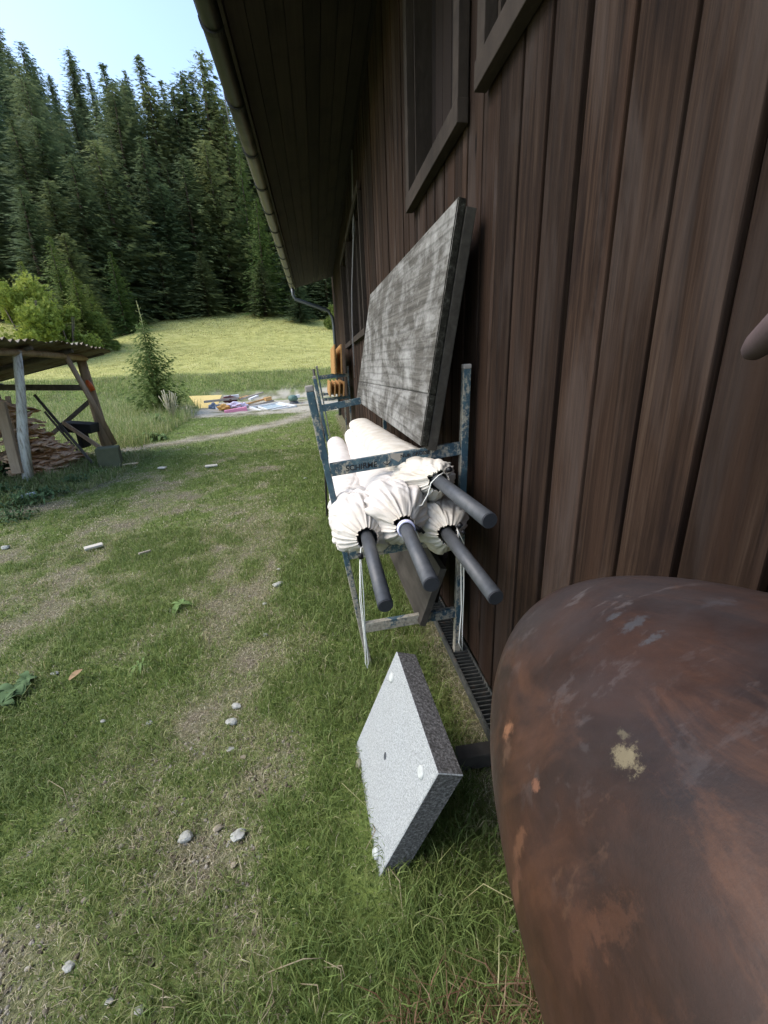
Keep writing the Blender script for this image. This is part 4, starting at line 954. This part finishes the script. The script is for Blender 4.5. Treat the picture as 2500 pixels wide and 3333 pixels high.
for yv in (6.2, 7.3, 8.4, 9.5):
    m = MB(); m.tube([(P1t.x + .12, yv, 1.93), (BX - .15, yv, 1.47)], .038, 8); sp_(m, 'rafter', OLDG)
w = NB('corrugated', .8, .2); n = w.noise(3, 7, .7); w.col(w.ramp(n, [(.35, (.10, .07, .045)), (.5, (.19, .155, .11)), (.6, (.22, .20, .16)), (.7, (.12, .15, .06))])); w.bump(n, .4, .01); CORR = w.m
V = []; ny, nxx = 180, 8; y0_, y1_ = 5.2, 9.6
for i in range(ny + 1):
    yv = y0_ + (y1_ - y0_) * i / ny
    for j in range(nxx + 1):
        t = j / nxx; x = (P1t.x + .22 + .01 * (yv - 7)) * (1 - t) + (BX - .3) * t; z = 2.01 - .56 * t + (.016 + .010 * sin(yv * 3.1)) * sin(yv * 2 * pi / .15 + .6 * sin(yv * 4)) + .03 * sin(yv * 1.7) + .014 * sin(yv * 9 + t * 4) - .012 * (yv - 7) 
        V.append((x, yv, z))
nv = len(V); V += [(a_, b_, c_ + .012) for a_, b_, c_ in V]
Fs = []
for i in range(ny):
    for j in range(nxx):
        q_ = i * (nxx + 1) + j; f_ = (q_, q_ + 1, q_ + nxx + 2, q_ + nxx + 1); Fs.append(f_); Fs.append(tuple(nv + t for t in f_[::-1]))
m = MB(); m.add(V, Fs, True); sp_(m, 'roof_sheet', CORR)
m = MB(); m.box((-6.2, 5.3, -.05), (-6.14, 8.6, 1.36)); sp_(m, 'back_wall', OLDG)
# moss / debris on the roof edge
m = MB(); OR = plain('orange_plastic', (.62, .12, .03), .5)
c_ = at(296, 1256, Y=9.24); m.tube([c_ + Vector((-.05, 0, .10)), c_ + Vector((-.02, -.02, .04)), c_ + Vector((.02, 0, -.09))], [.03, .05, .045], 10); o = m.build('orange_cloth', OR); rebase(o, c_); tag(o, 'small bright orange rag tied to the corner post of the woodshed', 'rag')
# concrete block
m = MB(); bb = at(365, 1545, Z=.0); m.box((-.17, -.16, -.05), (.17, .16, .33), Matrix.Rotation(.3, 4, 'Z'), .015); o = m.build('concrete_block', plain('old_concrete', (.12, .125, .075), .95, scale=9, var=.35, bump=.8)); o.location = (-3.72, 7.95, 0); tag(o, 'mossy grey concrete block at the front corner of the woodshed', 'block')
# leaning laths
lath_l = ['long grey lath leaning from the roof down to the concrete block', 'thin grey lath leaning to the grass behind the long one', 'brown pole lying slanted onto the concrete block', 'split plank leaning on the firewood next to the pale post', 'short plank leaning against the tall wood stack at the left border']
for i, (a, b, r_, mt) in enumerate(((at(112, 1285, Y=8.7), at(300, 1500, Y=8.1), .022, OLDG), (at(145, 1340, Y=8.9), at(290, 1505, Y=8.5), .018, OLDG), (at(205, 1375, Y=8.9), at(360, 1472, Y=8.1), .032, POLEW), (at(25, 1290, Y=7.4), at(60, 1500, Y=7.1), .03, POLEW), (at(0, 1310, Y=7.0), at(55, 1530, Y=6.9), .06, POLEW))):
    m = MB(); m.beam(b - Vector((0, 0, .05)), a, r_ * 2.2, r_, (0, 1, 0), .004); o = m.build('lath', mt); rebase(o, b); tag(o, lath_l[i], 'lath', 'laths leaning in the woodshed')
# black plastic thing behind
m = MB(); c_ = at(262, 1385, Y=9.1); m.box((-.28, -.2, -.12), (.26, .2, .06), Matrix.Translation(c_) @ Matrix.Rotation(.12, 4, 'Y'), .02); m.box((-.05, -.15, -.42), (.03, .15, -.11), Matrix.Translation(c_), .01); o = m.build('sawhorse', plain('black_wood', (.02, .02, .02), .8)); rebase(o, (c_.x, c_.y, .0)); tag(o, 'blackened sawhorse standing behind the leaning laths', 'sawhorse')
# firewood: flat split pieces
FW = wood('firewood', (.20, .10, .05), (.50, .30, .17), (.74, .54, .37), (2, 18, 18), knots=False)
fw = []
for s_ in range(6):
    rs = random.Random(s_); L = rs.uniform(.45, .68); m = MB(); a_, b_ = rs.uniform(.035, .06), rs.uniform(.010, .019)
    pts = []
    n_ = 7; V = []
    for i in range(n_):
        x = L * (i / (n_ - 1) - .5); bow = .02 * sin(i * 1.3 + s_)
        V += [(x, -a_ + rs.uniform(-.01, .01), bow - b_), (x, a_ + rs.uniform(-.01, .01), bow - b_ * rs.uniform(.4, 1)), (x, a_ * .8, bow + b_), (x, -a_ * .7, bow + b_ * rs.uniform(.6, 1.5))]
    Fs = [(i * 4 + k, i * 4 + (k + 1) % 4, (i + 1) * 4 + (k + 1) % 4, (i + 1) * 4 + k) for i in range(n_ - 1) for k in range(4)] + [(0, 1, 2, 3), tuple((n_ - 1) * 4 + k for k in range(4))]
    m.add(V, Fs); fw.append(m.build('firewood_piece', FW))
rs = random.Random(9); cnt = 0
def put_fw(x, y, z, rz, rx, ry, lb, grp):
    global cnt
    o = fw[cnt % 6] if cnt < 6 else fw[cnt % 6].copy()
    if cnt >= 6: COL.objects.link(o)
    cnt += 1; o.location = (x, y, z); o.rotation_euler = (rx, ry, rz); tag(o, lb, 'firewood', grp)
for i in range(225):
    t = rs.random(); yv = 7.30 + .85 * t; top = 1.22 - 1.02 * max(0, (yv - 7.3)) / .85; z = rs.uniform(.02, max(.10, top))
    x = -4.68 + rs.uniform(-.20, .16) + .30 * max(0, .8 - z) * max(0, yv - 7.2)
    put_fw(x, yv, z, pi / 2 + rs.uniform(-.22, .22), rs.uniform(-.3, .3), rs.uniform(-.05, .20), 'split brown firewood slab in the low slumping pile between the pale post and the block', 'firewood slabs of the low front pile')
for i in range(80):
    yv = rs.uniform(6.4, 8.2); z = rs.uniform(.02, 1.32) * (1 if yv < 7.9 else .75); x = -5.15 + rs.uniform(-.25, .12)
    put_fw(x, yv, z, pi / 2 + rs.uniform(-.25, .25), rs.uniform(-.25, .25), rs.uniform(-.12, .12), 'split brown firewood piece in the tall stack under the woodshed roof', 'firewood of the tall rear stack')
# little white pipe elbow and rail at the post foot
WP = plain('pale_pvc', (.55, .62, .62), .5)
a = at(88, 1560, Y=6.85); m = MB(); a1 = at(92, 1580, Y=6.8); a2 = at(100, 1592, Y=6.75); a3 = at(126, 1584, Y=6.85); m.tube([a, a1, a2, a3], .018, 8); o = m.build('pipe_elbow', WP); rebase(o, a2); tag(o, 'pale plastic pipe elbow at the foot of the pale woodshed post', 'pipe')
m = MB(); a = at(62, 1618, Z=.06); b = at(116, 1604, Z=.07); m.beam(a, b, .05, .03); o = m.build('white_lath', WP); rebase(o, a); tag(o, 'short white lath lying in the weeds in front of the pipe elbow', 'lath')

# ---------------------------------------------------------------- rubble heap by the gravel yard
HB = 18.6
def hp(u, v, Y=HB): return at(u, v, Y=Y)
def sheet(nm, pts, th, mat, label, cat, Yd=None, group='rubbish heap at the foot of the meadow'):
    P = [hp(*p) for p in pts]; n_ = (P[1] - P[0]).cross(P[2] - P[0]).normalized() * th; V = P + [p + n_ for p in P]; k = len(P)
    m = MB(); m.add(V, [tuple(range(k)), tuple(range(2 * k - 1, k - 1, -1))] + [(i, (i + 1) % k, (i + 1) % k + k, i + k) for i in range(k)])
    o = m.build(nm, mat); rebase(o, sum(P, Vector()) / k); tag(o, label, cat, group); return o
YEL = plain('yellow_board', (.70, .53, .20), .8, scale=3, var=.12)
WHT = plain('white_paint', (.66, .66, .64), .6, scale=6, var=.15)
PNK = plain('pink_foam', (.70, .27, .38), .8, scale=6, var=.1)
GRYP = plain('grey_plank', (.36, .31, .26), .85, scale=5, var=.3)
OCH = plain('ochre_wood', (.52, .30, .12), .8, scale=6, var=.3)
BLU = plain('blue_grey_sack', (.17, .21, .28), .9, scale=8, var=.4)
sheet('yellow_sheet', [(616, 1289, 19.0), (722, 1285, 19.4), (700, 1338, 18.3), (652, 1340, 18.3)], .02, YEL, 'big pale yellow board leaning at the left of the rubbish heap', 'board')
sheet('grey_plastic_strip', [(604, 1346, 18.0), (685, 1339, 18.0), (686, 1343, 17.8), (604, 1352, 17.8)], .03, plain('pale_blue_plastic', (.45, .50, .56), .6), 'pale blue grey strip lying in the grass before the yellow board', 'strip')
def plank(u0, v0, Ya, u1, v1, Yb, wd, th, mat, label, nm='scrap_plank'):
    m = MB(); a, b = hp(u0, v0, Ya), hp(u1, v1, Yb); m.beam(a, b, wd, th, (0, 0, 1), .004); o = m.build(nm, mat); rebase(o, a); tag(o, label, 'plank', 'rubbish heap at the foot of the meadow')
plank(664, 1308, 18.4, 776, 1296, 18.6, .10, .09, GRYP, 'long weathered beam lying on top over the yellow board')
plank(730, 1294, 18.8, 778, 1288, 18.9, .30, .12, WHT, 'wide white board on top of the rubbish heap')
plank(780, 1300, 18.6, 856, 1277, 19.2, .10, .05, GRYP, 'grey plank pointing up right at the back of the heap')
plank(780, 1296, 18.6, 806, 1289, 19.2, .10, .05, OCH, 'short ochre plank at the top middle of the heap')
plank(812, 1300, 18.5, 838, 1289, 18.9, .14, .08, WHT, 'short white painted block lying on the planks')
plank(790, 1319, 18.3, 882, 1293, 18.9, .12, .06, OCH, 'ochre plank running to the right through the heap')
plank(800, 1326, 18.1, 890, 1304, 18.7, .12, .07, GRYP, 'grey plank lying lowest to the right over the window frame')
plank(862, 1300, 18.6, 882, 1296, 18.7, .22, .14, OCH, 'reddish wooden block at the right of the planks')
plank(752, 1312, 18.3, 762, 1330, 18.1, .06, .05, WHT, 'small white stick standing in the heap')
plank(700, 1318, 18.2, 708, 1336, 18.0, .06, .05, WHT, 'white stick beside the blue grey sack')
def lump(nm, u, v, Y, sx, sz, mat, label, cat, seed):
    c_ = hp(u, v, Y); m = bmesh.new(); bmesh.ops.create_icosphere(m, subdivisions=3, radius=1); rs = random.Random(seed)
    for vtx in m.verts:
        p = vtx.co; k = 1 + .25 * sin(p.x * 5 + seed) * cos(p.z * 6 + seed) + .12 * sin(p.y * 9); vtx.co = Vector((p.x * sx * k, p.y * sx * .7 * k, p.z * sz * k))
    me = bpy.data.meshes.new(nm); m.to_mesh(me); m.free(); me.materials.append(mat); o = bpy.data.objects.new(nm, me); COL.objects.link(o); o.location = c_; tag(o, label, cat, 'rubbish heap at the foot of the meadow')
lump('sack', 694, 1326, 18.2, .18, .16, BLU, 'blue grey sack in the left part of the rubbish heap', 'sack', 1)
lump('sack', 730, 1326, 17.9, .26, .13, plain('orange_tarp', (.60, .34, .10), .8), 'orange crumpled tarp above the pink box', 'tarp', 2)
lump('sack', 765, 1318, 18.0, .30, .12, plain('pale_lilac_sheet', (.62, .56, .66), .8), 'pale lilac plastic sheet crumpled behind the pink box', 'plastic sheet', 5)
lump('sack', 794, 1324, 18.1, .16, .14, plain('pale_lilac_sheet', (.62, .56, .66), .8), 'pale lilac bag at the right end of the pink box', 'bag', 7)
lump('sack', 745, 1300, 18.7, .30, .15, plain('dark_red_cloth', (.10, .04, .04), .9), 'dark red brown bundle deep in the heap below the white board', 'bundle', 9)
lump('sack', 636, 1335, 18.5, .16, .14, plain('dark_hole', (.03, .025, .02), .9), 'dark brown lump at the left corner under the yellow board', 'lump', 3)
pb = hp(768, 1338, 17.5); m = MB(); m.box((-.42, -.18, -.13), (.42, .18, .10), Matrix.Translation(pb) @ Matrix.Rotation(-.12, 4, 'Y') @ Matrix.Rotation(.2, 4, 'Z'), .015); o = m.build('pink_box', PNK); rebase(o, pb); tag(o, 'pink foam box at the front of the rubbish heap', 'box', 'rubbish heap at the foot of the meadow')
# window frame lying
wf = empty('window_frame', (0, 0, 0), 0, 'white window frame lying flat at the right end of the rubbish heap', 'window frame', 'rubbish heap at the foot of the meadow')
c4 = [hp(815, 1326, 17.9), hp(862, 1342, 17.2), hp(962, 1322, 17.7), hp(905, 1311, 18.5)]; cc_ = sum(c4, Vector()) / 4; wf.location = cc_
m = MB()
for i in range(4): m.beam(c4[i] - cc_, c4[(i + 1) % 4] - cc_, .12, .07)
m.build('frame', WHT, wf)
ci = [(p - cc_) * .62 + Vector((0, 0, .02)) for p in c4]; m = MB()
for i in range(4): m.beam(ci[i], ci[(i + 1) % 4], .07, .06)
m.build('inner_frame', WHT, wf)
m = MB(); m.add([p + Vector((0, 0, .0)) for p in ci], [(0, 1, 2, 3)]); m.build('pane', plain('pale_glass', (.42, .50, .52), .15, .6), wf)
m = MB(); a = hp(806, 1343, 17.5); b = hp(850, 1348, 17.2); m.beam(a, b, .22, .05); o = m.build('scrap_sheet', WHT); rebase(o, a); tag(o, 'white panel lying half under the window frame corner', 'panel', 'rubbish heap at the foot of the meadow')
# garden machine
mc = hp(958, 1318, 18.6); mach = empty('engine', (mc.x, mc.y, mc.z - .15), 0, 'small green and black petrol engine with a red knob near the gravel yard', 'engine')
m = MB(); m.tube([(0, 0, .0), (0, 0, .1), (0, 0, .30)], [.20, .24, .17], 14); m.box((-.26, -.14, -.05), (.24, .16, .10), None, .03); m.build('block', plain('engine_dark', (.06, .065, .07), .6), mach)
m = MB(); m.tube([(-.02, 0, .32), (-.02, 0, .42), (-.02, 0, .52), (-.02, 0, .55)], [.17, .21, .19, .08], 14); m.build('green_tank', plain('engine_green', (.10, .17, .14), .5), mach)
m = MB(); m.box((.10, -.1, .44), (.26, .1, .56), None, .02); m.build('air_filter', WHT, mach)
m = MB(); m.tube([(.24, 0, .12), (.32, 0, .12), (.42, 0, .11), (.45, 0, .11)], [.06, .11, .09, .03], 12); m.build('knob', plain('red_plastic', (.60, .03, .04), .4), mach)

# ---------------------------------------------------------------- stones, sticks and leaves on the lawn
STN = NB('pale_stone', .85, .2); n = STN.noise(25, 6, .7); STN.col(STN.ramp(n, [(.3, (.22, .22, .18)), (.55, (.38, .38, .34)), (.75, (.50, .50, .46))])); STN.bump(n, .6, .01); STN = STN.m
STB = plain('brown_stone', (.27, .23, .17), .9, scale=25, var=.35)
def stone(u, v, wpx, hpx, label, seed, mat=None, flat=.45, z=.01):
    p = at(u * 1.507, v * 1.507, Z=z); q = at((u + wpx) * 1.507, v * 1.507, Z=z); s_ = max(.006, (q - p).length / 2); rs = random.Random(seed)
    bm = bmesh.new(); bmesh.ops.create_icosphere(bm, subdivisions=2, radius=1)
    for vt in bm.verts:
        c_ = vt.co; k = 1 + .35 * (rs.random() - .5); vt.co = Vector((c_.x * s_ * k, c_.y * s_ * .75 * k * (hpx / max(wpx, 1)) ** .4, c_.z * s_ * flat * k))
    bmesh.ops.rotate(bm, verts=bm.verts[:], matrix=Matrix.Rotation(rs.random() * .8 - .4, 3, 'Z'))
    me = bpy.data.meshes.new('stone'); bm.to_mesh(me); bm.free(); me.materials.append(mat or STN); o = bpy.data.objects.new('stone', me); COL.objects.link(o); o.location = (p.x, p.y, float(height(p.x, p.y)) + s_ * flat * .5 + .006); tag(o, label, 'stone', 'stones in the lawn')
SN = [(601, 1262, 22, 16, 'white stone in the grass left of the hanging white cord'), (510, 1525, 22, 14, 'pale stone level with the top corner of the granite slab'), (500, 1558, 26, 18, 'pale rough stone just below the one level with the slab top'), (497, 1616, 16, 16, 'small bright white stone left of the slab\'s chipped corner'),
      (525, 1632, 14, 10, 'small tan stone beside the bright white stone left of the slab'), (322, 1560, 14, 12, 'white pebble alone in the lower left of the lawn'), (400, 1806, 30, 40, 'large pointed white stone, left one of the pair below the slab level'), (470, 1786, 22, 18, 'tan stone between the two large white stones'),
      (514, 1803, 32, 42, 'large rounded white stone, right one of the pair'), (504, 1865, 14, 20, 'narrow brown stone under the right large white stone'), (148, 2085, 26, 28, 'grey white stone in the bottom left gravel'), (12, 1183, 18, 10, 'flat pale stone at the left border of the lawn'),
      (118, 1455, 16, 10, 'small pale stone near the dock leaves at the left'), (222, 1556, 12, 9, 'tiny white pebble above the lower left grass'), (572, 1305, 10, 8, 'small grey pebble below the white stone'), (573, 1370, 12, 14, 'small grey white pebble lower down left of the trestle'), (300, 2180, 22, 22, 'grey stone at the bottom border of the gravel'), (182, 1945, 12, 16, 'tan pebble in the lower gravel'),
      (1108, 1998, 14, 34, 'white chip of stone beside the foot of the rusty tank'), (235, 2160, 18, 18, 'small grey stone left of the bottom border stone'), (602, 1228, 8, 8, 'white pebble above the white stone'), (660, 1035, 8, 8, 'tiny yellow white pebble left of the trestle post')]
for i, (u, v, a, b, lb) in enumerate(SN): stone(u, v, a, b, lb, i, STB if 'tan' in lb or 'brown' in lb else None)
def chip(u0, v0, u1, v1, wd, mat, label, nm='wood_chip', cat='wood chip'):
    a, b = at(u0 * 1.507, v0 * 1.507, Z=.02), at(u1 * 1.507, v1 * 1.507, Z=.02); a.z = float(height(a.x, a.y)) + .03; b.z = float(height(b.x, b.y)) + .03; m = MB(); m.beam(a, b, wd, .02, (0, 0, 1), .004); o = m.build(nm, mat); rebase(o, a); tag(o, label, cat)
LW = plain('fresh_wood', (.55, .42, .26), .8); 
chip(262, 1003, 298, 1000, .09, LW, 'long light wood chip in the grass beside the concrete block'); chip(342, 1009, 358, 1008, .10, plain('grey_white_wood', (.50, .47, .40), .8), 'short pale wood chip right of the long one'); chip(443, 1007, 470, 1004, .12, plain('grey_white_wood', (.50, .47, .40), .8), 'pale flat wood piece farthest right on the lawn')
chip(182, 1186, 222, 1176, .07, plain('grey_white_wood', (.50, .47, .40), .8), 'weathered white board piece in a bare patch on the left lawn'); chip(300, 1198, 326, 1190, .02, GRYP, 'thin greenish stick in the middle of the lawn')
# leaves
def leaf_blade(m, base, dr, L, W, up=.3, drop=.5):
    d_ = Vector((cos(dr), sin(dr), 0)); s_ = Vector((-sin(dr), cos(dr), 0)); n_ = 7; V = []
    for i in range(n_):
        t = i / (n_ - 1); w_ = W * sin(pi * min(1, t * .93 + .05)) ** .8 * .5; c_ = base + d_ * L * t + Vector((0, 0, L * (up * t * 2 - drop * 2 * t * t)))
        V += [c_ - s_ * w_ + Vector((0, 0, w_ * .25)), c_, c_ + s_ * w_ + Vector((0, 0, w_ * .25))]
    m.add(V, [(i * 3 + k, i * 3 + k + 1, i * 3 + k + 4, i * 3 + k + 3) for i in range(n_ - 1) for k in range(2)], True)
def plant(u, v, nl, L, W, label, seed, mat, z=.03, up=.35, nm='dock_plant', cat='plant'):
    L *= .72; W *= .75; up *= .5; nl = int(nl * 1.4)
    p = at(u * 1.507, v * 1.507, Z=.0); rs = random.Random(seed); m = MB()
    for i in range(nl): leaf_blade(m, Vector((rs.uniform(-.01, .01), rs.uniform(-.01, .01), z * .3)), rs.random() * 6.28, L * rs.uniform(.6, 1.15), W * rs.uniform(.7, 1.2), up * rs.uniform(.5, 1.6), .35)
    o = m.build(nm, mat); o.location = (p.x, p.y, float(height(p.x, p.y)) + .02); tag(o, label, cat)
PL = plain('plantain_leaf', (.13, .20, .06), .85, scale=40); DK = plain('dock_leaf', (.07, .12, .045), .85, scale=40)
plant(392, 1312, 8, .13, .045, 'bright green plantain rosette in the middle of the lawn', 1, PL); plant(305, 1442, 7, .10, .015, 'thin leaved rosette in the bare grass below the plantain', 5, PL)
plant(35, 1500, 9, .12, .07, 'dark green broad leaved dock at the left border of the lawn', 2, DK, up=.5); plant(60, 1478, 6, .09, .06, 'smaller dark dock leaves above the left border dock', 3, DK, up=.5); plant(10, 1530, 7, .11, .06, 'dark dock leaves at the very left border below the others', 7, DK, up=.5)
m = MB(); p = at(150 * 1.507, 1472 * 1.507, Z=.03); leaf_blade(m, Vector((0, 0, .02)), 1.0, .07, .04, .2, .1); o = m.build('dead_leaf', plain('dead_leaf', (.26, .17, .09), .8)); o.location = (p.x, p.y, float(height(p.x, p.y)) + .02); tag(o, 'dry brown leaf lying beside the dock at the left', 'leaf')
def clump(u, v, n_, sp, ht, L, W, label, seed, mat, Yd=None):
    p = at(u * 1.507, v * 1.507, Z=.0) if Yd is None else at(u * 1.507, v * 1.507, Y=Yd); rs = random.Random(seed); m = MB()
    for i in range(n_ * 5):
        a = rs.random() * 6.28; q = sp * rs.random() ** .6; zz = ht * rs.random() * (1 - .5 * q / sp)
        leaf_blade(m, Vector((cos(a) * q, sin(a) * q, zz)), rs.random() * 6.28, L * rs.uniform(.6, 1.2), W * rs.uniform(.6, 1.2), rs.uniform(-.1, .5), .45)
    for i in range(n_ // 2):
        a = rs.random() * 6.28; q = sp * rs.random() * .7; m.tube([(cos(a) * q * .6, sin(a) * q * .6, -.02), (cos(a) * q, sin(a) * q, ht * .9)], .004, 5)
    o = m.build('leafy_weed', mat); o.location = (p.x, p.y, float(height(p.x, p.y))); tag(o, label, 'weed', 'leafy weed clumps round the woodshed')
for i, q in enumerate(((14, 1035, 26, .22, .42, .10, .06, 'dark green broad leaved clump at the left border before the firewood'), (8, 1078, 24, .28, .25, .09, .05, 'low dark leafy clump at the left border below the woodshed'), (50, 1092, 24, .25, .20, .07, .035, 'dark green nettle clump at the foot of the pale post'), (105, 1068, 20, .22, .16, .07, .03, 'green nettle clump in front of the firewood pile'), (160, 1040, 20, .2, .16, .07, .03, 'light green weed clump at the end of the firewood pile'),
        (25, 1125, 22, .25, .14, .07, .03, 'dark weed clump lowest at the left border'), (205, 1025, 16, .2, .16, .06, .025, 'weed clump beside the concrete block'), (322, 950, 40, .35, .22, .12, .08, 'broad leaved green clump at the edge of the lawn right of the woodshed'), (345, 925, 34, .3, .5, .10, .04, 'upright green weed clump next to the broad leaved one'))):
    clump(*q[:8], 20 + i, DK if i < 6 else PL)
# seeding thistle beside the path
p = at(366 * 1.507, 872 * 1.507, Y=15.5); m = MB(); rs = random.Random(2)
for k in range(30): 
    a = rs.random() * 6.28; r_ = rs.uniform(.05, .30); z_ = rs.uniform(.5, 1.05); m.tube([(0, 0, 0), (cos(a) * r_ * .5, sin(a) * r_ * .5, z_ * .6), (cos(a) * r_, sin(a) * r_, z_)], [.006, .005, .018], 5)
o = m.build('thistle', plain('seed_fluff', (.28, .26, .17), .9)); o.location = (p.x, p.y, float(height(p.x, p.y))); tag(o, 'pale seeding thistle beside the rubbish heap at the lawn edge', 'thistle')
# straw stems in the near grass
m = MB(); rs = random.Random(8)
def stem(u0, v0, u1, v1, z1=.05, r_=.0016, bend=.02):
    a, b = at(u0 * 1.507, v0 * 1.507, Z=.02), at(u1 * 1.507, v1 * 1.507, Z=z1); c_ = a.lerp(b, .5) + Vector((bend, 0, .02)); m.tube([a, c_, b], [r_, r_, r_ * .5], 5)
for s4 in ((150, 1745, 105, 1685), (165, 1740, 160, 1715), (350, 2180, 325, 2125), (375, 2205, 350, 2175), (590, 2150, 560, 2212), (580, 2100, 700, 2070), (740, 2140, 700, 2075), (650, 2125, 690, 2160), (700, 2090, 745, 2110), (560, 2212, 585, 2100), (868, 1720, 840, 1830), (805, 1780, 790, 1835), (830, 1860, 870, 1980)): stem(*s4)
o = m.build('straw_stems', STRAW); tag(o, 'long bleached grass stems lying loose in the foreground lawn', 'dead stems', kind='stuff')
# hide unused prototypes (all protos are placed)
